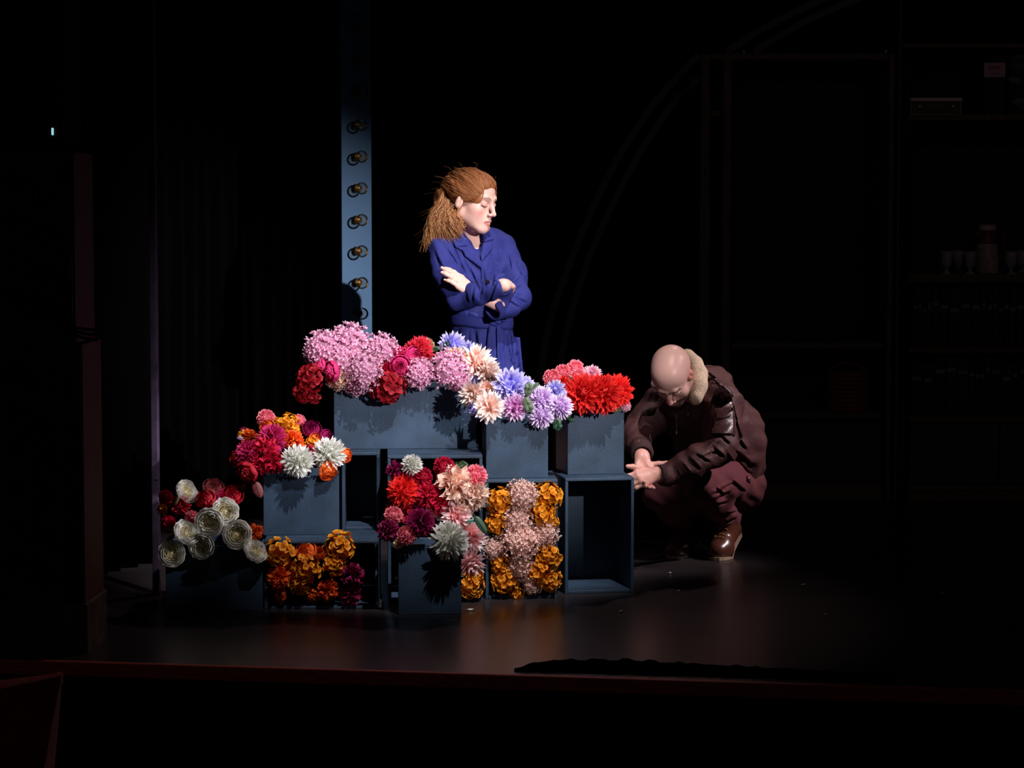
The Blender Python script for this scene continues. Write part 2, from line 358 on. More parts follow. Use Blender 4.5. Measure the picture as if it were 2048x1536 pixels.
# radio
za = SHELF['a']; Yr = SY+0.06; x0, x1 = W(1821, 200, Yr).x, W(1924, 200, Yr).x; hr = 0.082
ra = empty('radio', ((x0+x1)/2, Yr, za), 0, 'old table radio with two knobs on the top shelf', 'radio'); hw = (x1-x0)/2
bevel(link('case', MB().box((-hw, 0.006, 0), (hw, 0.14, hr)), mat('radio_case', (170, 148, 140), 0.5, 0.3), ra), 0.005)
bevel(link('face_plate', MB().box((-hw+0.008, 0, 0.008), (hw-0.008, 0.008, hr-0.012)), mat('radio_face', (62, 48, 38), 0.5, 0.4, noise=0.3, nscale=20), ra), 0.002)
bevel(link('bezel', MB().box((-hw-0.002, -0.004, hr-0.014), (hw+0.002, 0.02, hr+0.002)), mat('radio_bezel', (240, 214, 208), 0.5, 0.3), ra), 0.003)
for x in (-hw+0.045, hw-0.045):
    link('knob', MB().lathe([(0.011, 0), (0.011, 0.012), (0.008, 0.014), (0.001, 0.0145)], 16, Matrix.Translation((x, 0, hr*0.48)) @ Matrix.Rotation(math.pi/2, 4, 'X')), mat('knob_metal', (150, 140, 130), 0.3, 0.5, 0.6), ra, True)
link('scale_slot', MB().box((-hw+0.075, -0.002, 0.03), (hw-0.075, 0.002, 0.05)), mat('radio_scale', (88, 60, 44), 0.4), ra)
# tall box file with a handwritten paper label
Yb = SY+0.08; b0, b1 = W(1966, 226, Yb), W(2012, 112, Yb)
bf = empty('box_file', ((b0.x+b1.x)/2, Yb, za), 0, 'tall dark blue box file with a pink handwritten paper label', 'box file'); hw = (b1.x-b0.x)/2; hb = b1.z-za
bevel(link('case', MB().box((-hw, 0, 0), (hw, 0.2, hb)), mat('file_blue', (40, 46, 58), 0.7, 0.2), bf), 0.004)
lb = W(1989, 140, Yb).z-za; lh = 0.036
pl = bevel(link('paper_label', MB().box((-hw+0.002, -0.004, lb-lh), (hw-0.002, 0.001, lb+lh)), mat('pink_paper', (206, 160, 176), 0.8, 0.1), bf), 0.004)
def handwriting(text, width, z, parent, ox=0.0):
    cu = bpy.data.curves.new('writing', 'FONT'); cu.body = text; cu.size = 0.03; cu.extrude = 0.0003; cu.shear = 0.25; cu.align_x = 'CENTER'
    tmp = bpy.data.objects.new('tmp', cu); COL.objects.link(tmp); bpy.context.view_layer.update()
    me = bpy.data.meshes.new_from_object(tmp.evaluated_get(bpy.context.evaluated_depsgraph_get())); bpy.data.objects.remove(tmp)
    xs = [v.co.x for v in me.vertices]; k = width/(max(xs)-min(xs)); xm = (max(xs)+min(xs))/2
    for v in me.vertices: x, y = v.co.x-xm, v.co.y; v.co = (x*k+ox, -0.0046, z+y*k)
    return link('writing', me, mat('ink', (20, 18, 26), 0.6), parent)
handwriting('Vanity', 0.062, lb+0.006, pl); handwriting('Trend', 0.044, lb-0.022, pl)
link('underline', MB().box((-0.028, -0.0048, lb+0.001), (0.008, -0.0044, lb+0.002)), MATS['ink'], pl)
# pile of pale cloth / picture at the right edge
pc = empty('leaf_picture', (0, 0, 0), label='framed picture of grey leaves leaning at the right edge', cat='picture')
wpart('backing', (2018, 100, 2100, 228), SY+0.1, 0.012, mat('pic_back', (46, 50, 60), 0.8), pc)
rr = random.Random(3)
for k in range(16):
    x, y = 2030+rr.random()*55, 112+k*7; L = 12+rr.random()*9; a = rr.uniform(-1, 1)
    pts = [W(x+math.cos(a)*L*(t-0.5)*2+0, y+math.sin(a)*L*(t-0.5)*2, SY+0.097) for t in (0, 0.25, 0.5, 0.75, 1)]
    n = Vector((-math.sin(a), 0, -math.cos(a))); n = Vector((math.sin(a), 0, math.cos(a)))
    wds = [0.001, 0.014, 0.018, 0.012, 0.001]; v = []
    for p, w_ in zip(pts, wds): v += [p+n*w_+Vector((0, -0.002*w_/0.018, 0)), p+Vector((0, -0.006*w_/0.018, 0)), p-n*w_]
    link('leaf', MB().add(v, [(3*i+j, 3*i+j+1, 3*i+j+4, 3*i+j+3) for i in range(4) for j in range(2)]), mat('grey_leaf%d' % (k % 3), ((86, 92, 116), (110, 116, 138), (66, 72, 92))[k % 3], 0.8), pc)
# thermos jug and goblets
zb = SHELF['b']; Yt = SY+0.18; c = W(1974, 540, Yt)
th = empty('thermos_jug', (c.x, Yt, zb), 0, 'patterned thermos jug with red neck and pale lid', 'thermos')
link('body', MB().lathe([(0.058, 0), (0.06, 0.005), (0.059, 0.06), (0.054, 0.12), (0.048, 0.15)], 24), mat('jug_cream', (176, 160, 150), 0.5, 0.4, noise=0.35, nscale=40), th, True)
link('neck', MB().lathe([(0.048, 0.15), (0.046, 0.16), (0.041, 0.19), (0.041, 0.215)], 24), mat('jug_red', (120, 40, 42), 0.4, 0.4), th, True)
link('lid', MB().lathe([(0.044, 0.214), (0.045, 0.22), (0.045, 0.236), (0.038, 0.243), (0.002, 0.244)], 24), mat('jug_lid', (206, 184, 190), 0.4, 0.4), th, True)
link('handle', MB().tube([(0.04, 0, 0.2), (0.065, 0, 0.21), (0.082, 0, 0.19), (0.084, 0, 0.14), (0.075, 0, 0.09), (0.055, 0, 0.06)], 0.009, 8), MATS['jug_red'], th, True)
link('spout', MB().tube([(-0.036, 0, 0.185), (-0.055, 0, 0.205), (-0.062, 0, 0.21)], [0.012, 0.009, 0.007], 8), MATS['jug_red'], th, True)
def goblet(px, py, label):
    Yg = None; d = ray(px, py); t = (zb-HC)/d.z; p = Vector((0, 0, HC))+d*t
    p.y = min(max(p.y, SY+0.04), SY+0.3)
    o = empty('goblet', (W(px, py, p.y).x, p.y, zb), 0, label, 'goblet', 'pale goblets beside the thermos')
    m = mat('goblet_glaze', (160, 156, 164), 0.35, 0.5, noise=0.3, nscale=50)
    link('foot', MB().lathe([(0.026, 0), (0.026, 0.003), (0.012, 0.011), (0.008, 0.02), (0.009, 0.028)], 18), m, o, True)
    link('bowl', MB().lathe([(0.009, 0.028), (0.02, 0.036), (0.026, 0.055), (0.029, 0.085), (0.032, 0.112), (0.0305, 0.112), (0.025, 0.058), (0.01, 0.036)], 20), m, o, True)
for px, py, l in ((1893, 548, 'leftmost pale stemmed goblet on the thermos shelf'), (1915, 543, 'second goblet from the left, set back on the thermos shelf'),
                  (1940, 549, 'pale goblet standing directly left of the thermos jug'), (2022, 551, 'pale goblet standing just right of the thermos jug'), (2044, 545, 'rightmost pale goblet, cut by the edge of the picture')):
    goblet(px, py, l)
ORD = ['first', 'second', 'third', 'fourth', 'fifth', 'sixth', 'seventh', 'eighth', 'ninth', 'tenth', 'eleventh', 'twelfth', 'thirteenth', 'fourteenth', 'fifteenth', 'sixteenth', 'seventeenth', 'eighteenth', 'nineteenth', 'twentieth']
def books(zrow, row, seed, px0, widths, hpx, lab_y):
    rr = random.Random(seed); x = px0
    for i, w_ in enumerate(widths):
        Yk = SY+0.05+rr.random()*0.015; a = W(x, 650, Yk); b = W(x+w_-1.2, 650, Yk); h = hpx[i % len(hpx)]*Yk/FPX
        o = empty('book', ((a.x+b.x)/2, Yk, zrow), 0, '%s dark book from the left on the %s book shelf' % (ORD[i], row), 'book', 'dark books on the %s shelf' % row)
        hw = (b.x-a.x)/2
        m = mat('book_%d' % rr.randrange(5), ((34, 38, 40), (40, 52, 50), (52, 44, 40), (30, 34, 46), (46, 48, 44))[rr.randrange(5)], 0.6, 0.3)
        bevel(link('cover', MB().box((-hw, 0, 0), (hw, 0.19, h)), m, o), 0.003, 1)
        link('pages', MB().box((-hw+0.003, 0.01, h-0.004), (hw-0.003, 0.186, h+0.0005)), mat('pages', (150, 140, 120), 0.9), o)
        lz = (lab_y[0] if rr.random() < 0.3 else lab_y[1])
        link('spine_label', MB().box((-hw*0.8, -0.001, h*lz-0.009), (hw*0.8, 0.001, h*lz+0.009)), mat('spine_paper', (120, 126, 126), 0.8), o)
        x += w_
books(SHELF['c'], 'upper', 11, 1826, [10, 9, 9, 10, 15, 20, 22, 22, 18, 13, 12, 10, 11, 12, 14, 16, 14], [112, 116, 116, 112, 120], (0.62, 0.70))
books(SHELF['d'], 'lower', 12, 1824, [24, 22, 24, 22, 24, 12, 10, 10, 12, 22, 20, 14, 16, 18], [104, 100, 112, 116, 110], (0.70, 0.78))
# reddish basket on the lower cabinet shelf
zk = W(1700, 826, CY+0.01).z; Yk = CY+0.16; c = W(1694, 820, Yk)
bk = empty('woven_basket', (c.x, Yk, zk), 0, 'dark red-brown woven basket on the cabinet shelf', 'basket')
mb = MB(); n = 28
for r_i in range(9):
    z0 = r_i*0.022
    pts = [(0.092*math.cos(2*math.pi*k/n)*(1+0.03*((k+r_i) % 2)), 0.092*math.sin(2*math.pi*k/n)*(1+0.03*((k+r_i) % 2)), z0+0.011) for k in range(n+1)]
    mb.tube(pts, 0.0115, 6)
tag(link('weave', mb, mat('wicker', (124, 58, 38), 0.7, 0.3, noise=0.4, nscale=30), bk, True))
link('base', MB().lathe([(0.088, 0), (0.088, 0.008), (0.002, 0.009)], 24), MATS['wicker'], bk)
link('handle', MB().tube([(0.09*math.cos(a), 0, 0.19+0.05*math.sin(a)) for a in [math.pi*i/12 for i in range(13)]], 0.007, 6), MATS['wicker'], bk, True)
# rumpled black cloth along the stage edge
v = []; fs = []; nx, ny = 60, 8; rr = random.Random(9)
for i in range(nx+1):
    for j in range(ny+1):
        t = i/nx; s = j/ny; px = 1030+t*760
        lo = 1346+22*t-3; hi = 1340-17*math.sin(min(1, t*5)*math.pi/2)+44*max(0, t-0.3)
        p = hitz(px+rr.uniform(-2, 2), lo+(hi-lo)*s+rr.uniform(-1, 1), 0); e = 0.0 if j in (0, ny) or i in (0, nx) else 0.003+0.012*rr.random()*(1-0.6*t)
        v.append((p.x, p.y, 0.004+e))
for i in range(nx):
    for j in range(ny): a = i*(ny+1)+j; fs.append((a, a+ny+1, a+ny+2, a+1))
o = link('black_cloth', MB().add(v, fs), mat('fuzzy_black', (9, 9, 10), 1.0, 0.0, bump=0.8, bscale=200), None, True)
o.modifiers.new('thick', 'SOLIDIFY').thickness = 0.004
tag(o, 'rumpled fuzzy black cloth lying along the stage edge', 'cloth')
# paper scraps
M_pap = mat('scrap_paper', (214, 206, 200), 0.8, 0.2)
for px, py, s, l in ((940, 1221, 0.022, 'white paper scrap on the floor below the yellow hydrangeas'), (1358, 1184, 0.012, 'small white paper scrap on the floor below the leather boot'),
                     (1606, 1171, 0.014, 'grey paper scrap on the floor right of the leather boot'), (1243, 1225, 0.010, 'tiny paper scrap on the floor below the empty box'),
                     (1650, 1231, 0.008, 'tiny paper fleck in the middle of the dark floor'), (1885, 1188, 0.009, 'tiny paper fleck near the bookcase, farthest right'), (1340, 1148, 0.008, 'tiny paper fleck behind the small white scrap')):
    p = hitz(px, py, 0); k = 7; pts = []
    for i in range(k): a = 2*math.pi*i/k; r_ = s*R.uniform(0.6, 1.1); pts.append((r_*math.cos(a), r_*0.7*math.sin(a), 0.002+R.uniform(0, 0.006)))
    mb = MB().add(pts+[(0, 0, 0.008)], [(i, (i+1) % k, k) for i in range(k)])
    o = link('paper_scrap', mb, M_pap); o.location = (p.x, p.y, 0.0); o.rotation_euler = (0, 0, R.random()*6); tag(o, l, 'paper', 'paper scraps on the floor')
    o.modifiers.new('thick', 'SOLIDIFY').thickness = 0.001

# ---------------------------------------------------------------- boxes
M_box = mat('slate_paint', (48, 66, 86), 0.55, 0.3, noise=0.38, nscale=6, bump=0.08, bscale=90)
M_edge = M_box
BX = {}
def crate(key, px, py, z0, w, h, d, rot, openside, label, t=0.012):
    p = hitz(px, py, z0); o = empty('wooden_box', (p.x, p.y, z0), RAD(rot), label, 'box', 'slate-blue wooden boxes')
    def pnl(n, lo, hi): bevel(link(n, MB().box(lo, hi), M_box, o), 0.0025)
    g = 0.0005
    if openside == 'top':
        pnl('bottom_panel', (t, t, 0), (w-t, d-t, t)); pnl('front_panel', (0, 0, 0), (w, t, h)); pnl('back_panel', (0, d-t, 0), (w, d, h))
        pnl('side_panel', (0, t+g, 0), (t, d-t-g, h)); pnl('side_panel', (w-t, t+g, 0), (w, d-t-g, h))
    else:
        pnl('bottom_panel', (t+g, 0, 0), (w-t-g, d-t, t)); pnl('top_panel', (0, 0, h-t), (w, d, h)); pnl('back_panel', (t, d-t, t), (w-t, d, h-t))
        pnl('side_panel', (0, 0, 0), (t, d, h-t-g)); pnl('side_panel', (w-t, 0, 0), (w, d, h-t-g))
    Mo = Matrix.Translation(p) @ Matrix.Rotation(RAD(rot), 4, 'Z')
    BX[key] = dict(p=p, w=w, h=h, d=d, rot=RAD(rot), z0=z0, M=Mo, open=openside)
    return o
crate('I', 1130, 1188, 0, 0.268, 0.444, 0.31, 9, 'front', 'empty upright slate-blue box with its open side facing out')
crate('J', 1135, 950, 0.444, 0.222, 0.243, 0.26, 9, 'top', 'square slate-blue box holding the big red chrysanthemums')
crate('G', 971, 1198, 0, 0.272, 0.452, 0.31, 3, 'front', 'upright slate-blue box packed with yellow hydrangeas and pale pink blooms')
crate('H', 972, 957, 0.452, 0.235, 0.222, 0.26, 4, 'top', 'square slate-blue box holding the lavender blooms')
crate('B', 776, 1204, 0, 0.354, 0.55, 0.45, 3, 'front', 'large upright slate-blue box filled with red, peach and pink blooms')
crate('A', 668, 899, 0.55, 0.545, 0.235, 0.3, 5, 'top', 'wide slate-blue box on top, heaped with pink blooms')
crate('E', 529, 1219, 0, 0.418, 0.255, 0.5, 2, 'front', 'low dark box lying on its side with orange and yellow blooms')
crate('D', 527, 1071, 0.255, 0.28, 0.222, 0.27, 3, 'top', 'slate-blue box holding the two white chrysanthemums')
crate('C', 684, 1060, 0.255, 0.143, 0.295, 0.3, 2, 'front', 'narrow empty dark box under the wide top box')
crate('K', 332, 1222, 0, 0.352, 0.24, 0.33, 1, 'top', 'dark box at far left holding the white peonies')
crate('F', 797, 1230, 0, 0.228, 0.257, 0.19, 3, 'top', 'small dark box in front holding the big white chrysanthemum')

# ---------------------------------------------------------------- flowers
def fib(n, maxphi, jit=0.0, rr=R):
    out = []; z1 = math.cos(maxphi)
    for i in range(n):
        z = 1-(i+0.5)/n*(1-z1); a = i*2.39996+rr.uniform(-jit, jit); s = math.sqrt(max(0, 1-z*z))
        out.append(Vector((s*math.cos(a), s*math.sin(a), z)))
    return out
def frame(d, roll=0.0):
    d = d.normalized(); a = d.cross(Vector((0, 0, 1)))
    if a.length < 1e-3: a = Vector((1, 0, 0))
    a.normalize(); b = a.cross(d)
    a2 = a*math.cos(roll)+b*math.sin(roll); b2 = a2.cross(d)
    return a2, d, b2
def petal(mb, root, d, up, L, Wd, shape='point', curl=0.2, cup=0.25, nl=4, ruffle=0.0, rr=R):
    """petal growing from root along d, its upper face towards up, width Wd"""
    d = d.normalized(); s = d.cross(up)
    if s.length < 1e-4: s = d.cross(Vector((1, 0.3, 0)))
    s.normalize(); up = s.cross(d)
    v = []; t_ = []; ph = rr.random()*6
    for i in range(nl+1):
        t = i/nl
        if shape == 'point': w = Wd*(0.35+0.65*math.sin(math.pi*min(1, t*0.9+0.05)))*(1 if t < 0.7 else (1-t)/0.3*0.9+0.1)
        elif shape == 'round': w = Wd*math.sqrt(max(0.0, 1-(2*t-1.0)**2))*1.0+Wd*0.12*(1-t)
        else: w = Wd*(0.25+0.75*min(1, t*1.5))
        off = up*(curl*L*t*t)
        for j in (-1, 0, 1):
            q = root+d*(L*t)+off+s*(w*0.5*j)+up*(cup*w*0.5*abs(j))
            if ruffle: q = q+up*(ruffle*L*t*math.sin(ph+j*2.2+t*3))+d*(ruffle*L*t*t*math.cos(ph*1.7+j*2.9))
            v.append(q); t_.append(t)
    mb.add(v, [(3*i+j, 3*i+j+1, 3*i+j+4, 3*i+j+3) for i in range(nl) for j in range(2)], t_)
PROTO = {}
def proto(kind, var):
    """list of (part name, mesh, is_petal_material, kind) for a bloom of radius 1 facing +z"""
    if (kind, var) in PROTO: return PROTO[(kind, var)]
    rr = random.Random(hash_(kind)*10+var); P = []
    core = MB().lathe([(0.02, -0.5), (0.2, -0.42), (0.38, -0.2), (0.42, 0.05), (0.3, 0.3), (0.02, 0.4)], 10)
    if kind in ('mum', 'dahlia', 'ball'):
        mb = MB(); n, mp, r0, Wd, nl = {'mum': (180, 2.3, 0.34, 0.19, 4), 'dahlia': (78, 2.1, 0.22, 0.27, 4), 'ball': (170, 2.6, 0.62, 0.24, 3)}[kind]
        for i, d in enumerate(fib(n, mp, 0.25, rr)):
            L = (1-r0)*rr.uniform(0.86, 1.1); dd = (d+Vector((rr.uniform(-1, 1), rr.uniform(-1, 1), rr.uniform(-1, 1)))*0.13).normalized()
            up = Vector((0, 0, 1))-d*d.z if i > n*0.12 else Vector((rr.uniform(-1, 1), rr.uniform(-1, 1), 0))
            petal(mb, d*r0, dd, up, L, Wd*rr.uniform(0.85, 1.2), 'round' if kind == 'ball' else 'point', 0.14, 0.3, nl, 0.0, rr)
        P.append(('petals', mb.mesh('petals'), 'c', 'stuff')); P.append(('core', (MB().lathe([(0.02, -0.55), (0.3, -0.45), (0.52, -0.15), (0.54, 0.1), (0.4, 0.38), (0.02, 0.5)], 12) if kind != 'dahlia' else core).mesh('core'), 'b', None))
    elif kind == 'puff':
        mb = MB()
        for d in fib(210, 2.35, 0.3, rr):
            rad = rr.uniform(0.66, 1.0); a, dd, b = frame(d, rr.random()*6); n = 4
            for k in range(n):
                an = 2*math.pi*k/n+rr.uniform(-.2, .2); o = a*math.cos(an)+b*math.sin(an)
                petal(mb, d*rad, (o+d*rr.uniform(0.2, 0.9)).normalized(), d, 0.19*rr.uniform(0.8, 1.2), 0.115, 'round', 0.25, 0.2, 2, 0, rr)
        P.append(('florets', mb.mesh('florets'), 'c', 'stuff')); P.append(('core', MB().lathe([(0.02, -0.7), (0.45, -0.55), (0.72, -0.1), (0.7, 0.3), (0.4, 0.62), (0.02, 0.74)], 12).mesh('core'), 'b', None))
    elif kind == 'hyd':
        for d in fib(48, 2.1, 0.35, rr):
            mb = MB(); rad = rr.uniform(0.68, 0.95); a, dd, b = frame((d+Vector((rr.uniform(-1, 1), rr.uniform(-1, 1), rr.uniform(-1, 1)))*0.35), rr.random()*6)
            for k in range(4):
                an = math.pi/2*k; o = a*math.cos(an)+b*math.sin(an)
                petal(mb, d*rad, (o+dd*0.35).normalized(), dd, 0.27*rr.uniform(0.9, 1.2), 0.29, 'round', 0.1, 0.25, 3, 0, rr)
            P.append(('floret', mb.mesh('floret'), 'c', None))
        P.append(('core', MB().lathe([(0.02, -0.6), (0.4, -0.45), (0.62, -0.1), (0.6, 0.25), (0.36, 0.52), (0.02, 0.62)], 12).mesh('core'), 'b', None))
    elif kind in ('rose', 'peony'):
        rings = [(3, 0.16, 0.32), (4, 0.30, 0.46), (5, 0.45, 0.58), (6, 0.62, 0.70), (7, 0.80, 0.80)] if kind == 'rose' else [(3, 0.16, 0.30), (4, 0.30, 0.34), (5, 0.46, 0.42), (5, 0.62, 0.50), (4, 0.80, 0.56), (5, 0.95, 0.50)]
        for li, (n, r_, h) in enumerate(rings):
            for k in range(n):
                mb = MB(); a0 = 2*math.pi*(k+0.5*(li % 2))/n+rr.uniform(-.15, .15); span = 2*math.pi/n*0.78; v = []; t_ = []
                nu, nv = 6, 5; last = li == len(rings)-1; ph = rr.random()*6; tw = rr.uniform(-.06, .06)
                for i in range(nv+1):
                    t = i/nv
                    for j in range(nu+1):
                        s = j/nu*2-1; an = a0+s*span*(0.55+0.45*math.sin(math.pi*min(1, 0.25+t*0.6)))
                        bulge = math.sin(math.pi*(0.12+0.74*t))
                        rho = r_*(0.30+0.72*math.sin(math.pi/2*min(1, t*1.35))-(0.10 if li < 5 else -0.04)*max(0, t-0.6))*(1+tw*s) if kind == 'peony' else r_*(0.35+0.5*bulge+0.42*t)
                        if kind == 'rose' and not last: rho = r_*(0.45+0.62*bulge)+0.07*r_*t
                        edge = 1-0.22*s*s
                        z = -0.6+(h+0.42)*(t**0.85)*edge+0.055*math.sin(ph+s*7)*t
                        if kind == 'rose': z = -0.5+(0.95-0.42*r_)*t*edge*1.2+0.03*math.sin(ph+s*5)*t
                        rho += (0.06 if kind == 'peony' and li < 4 else 0.03)*math.sin(ph*2+s*7)*t
                        v.append((rho*math.cos(an), rho*math.sin(an), z)); t_.append(t)
                mb.add(v, [(i*(nu+1)+j, i*(nu+1)+j+1, (i+1)*(nu+1)+j+1, (i+1)*(nu+1)+j) for i in range(nv) for j in range(nu)], t_)
                P.append(('petal', mb.mesh('petal'), 'i' if kind == 'peony' and li < 3 else 'c', None))
        P.append(('core', MB().lathe([(0.02, -0.6), (0.3, -0.5), (0.42, -0.3), (0.2, 0.0), (0.02, 0.1)], 10).mesh('core'), 'i', None))
    elif kind == 'carn':
        mb = MB()
        for d in fib(64, 2.0, 0.4, rr):
            dd = (d+Vector((rr.uniform(-1, 1), rr.uniform(-1, 1), rr.uniform(-1, 1)))*0.25).normalized(); a, _, b = frame(dd, rr.random()*6)
            petal(mb, d*0.25, dd, a, 0.75*rr.uniform(0.8, 1.1), 0.46, 'fan', 0.1, 0.25, 4, 0.22, rr)
        P.append(('petals', mb.mesh('petals'), 'c', 'stuff')); P.append(('core', core.mesh('core'), 'b', None))
    P.append(('stem', MB().tube([(0, 0, -0.3), (0.03, 0.02, -0.6), (0.0, 0.05, -0.95)], [0.09, 0.06, 0.05], 6).mesh('stem'), 's', None))
    PROTO[(kind, var)] = P; return P
def hash_(s): return sum(ord(c)*(i+3) for i, c in enumerate(s)) % 997
PC = {  # name: (base, tip, everyday words)
 'lpink': ((212, 136, 178), (246, 204, 226), 'light pink'), 'mag': ((176, 18, 84), (232, 60, 132), 'magenta'), 'coral': ((186, 22, 40), (235, 62, 84), 'coral red'),
 'dred': ((110, 8, 22), (186, 26, 44), 'dark red'), 'cream': ((232, 176, 130), (246, 218, 190), 'cream'), 'peri': ((150, 140, 240), (218, 214, 254), 'periwinkle'),
 'blush': ((246, 196, 178), (254, 246, 242), 'blush white'), 'peach': ((226, 164, 140), (248, 218, 202), 'peach'), 'lav': ((190, 140, 208), (236, 222, 246), 'lavender'),
 'mauve': ((206, 40, 176), (236, 212, 242), 'mauve'), 'pink': ((232, 92, 118), (252, 160, 174), 'rose pink'), 'ppink': ((234, 150, 180), (250, 212, 226), 'pale pink'),
 'red': ((206, 16, 18), (252, 58, 54), 'bright red'), 'white': ((206, 208, 190), (244, 244, 240), 'white'), 'orange': ((206, 60, 12), (246, 118, 50), 'orange'),
 'yellow': ((206, 100, 8), (250, 178, 40), 'golden yellow'), 'dmag': ((96, 8, 52), (150, 20, 84), 'dark magenta'), 'crim': ((150, 8, 36), (220, 30, 74), 'crimson'),
 'dusty': ((130, 50, 58), (190, 92, 98), 'dusty rose'), 'ivory': ((234, 228, 208), (248, 246, 240), 'white'), 'bpink': ((240, 140, 142), (252, 232, 234), 'pink and white'),
 'rust': ((150, 36, 10), (206, 78, 26), 'rust orange'), 'skin': ((222, 168, 154), (250, 228, 220), 'pale pink')}
PM = {k: petal_mat('petal_'+k, v[0], v[1]) for k, v in PC.items()}
M_stem = mat('stem_green', (46, 74, 44), 0.6, 0.3)
M_yin = petal_mat('petal_inner', (190, 172, 110), (238, 230, 204))
WORD = {'mum': 'chrysanthemum', 'dahlia': 'dahlia', 'ball': 'pompon bloom', 'puff': 'cluster bloom', 'hyd': 'hydrangea', 'rose': 'rose', 'peony': 'peony', 'carn': 'ruffled bloom'}
BOXW = {'A': 'the wide top box', 'H': 'the lavender box', 'J': 'the right-hand top box', 'D': 'the box with two white chrysanthemums', 'K': 'the far left box',
        'E': 'the low dark box', 'B': 'the large upright box', 'F': 'the small front box', 'G': 'the yellow and pink box'}
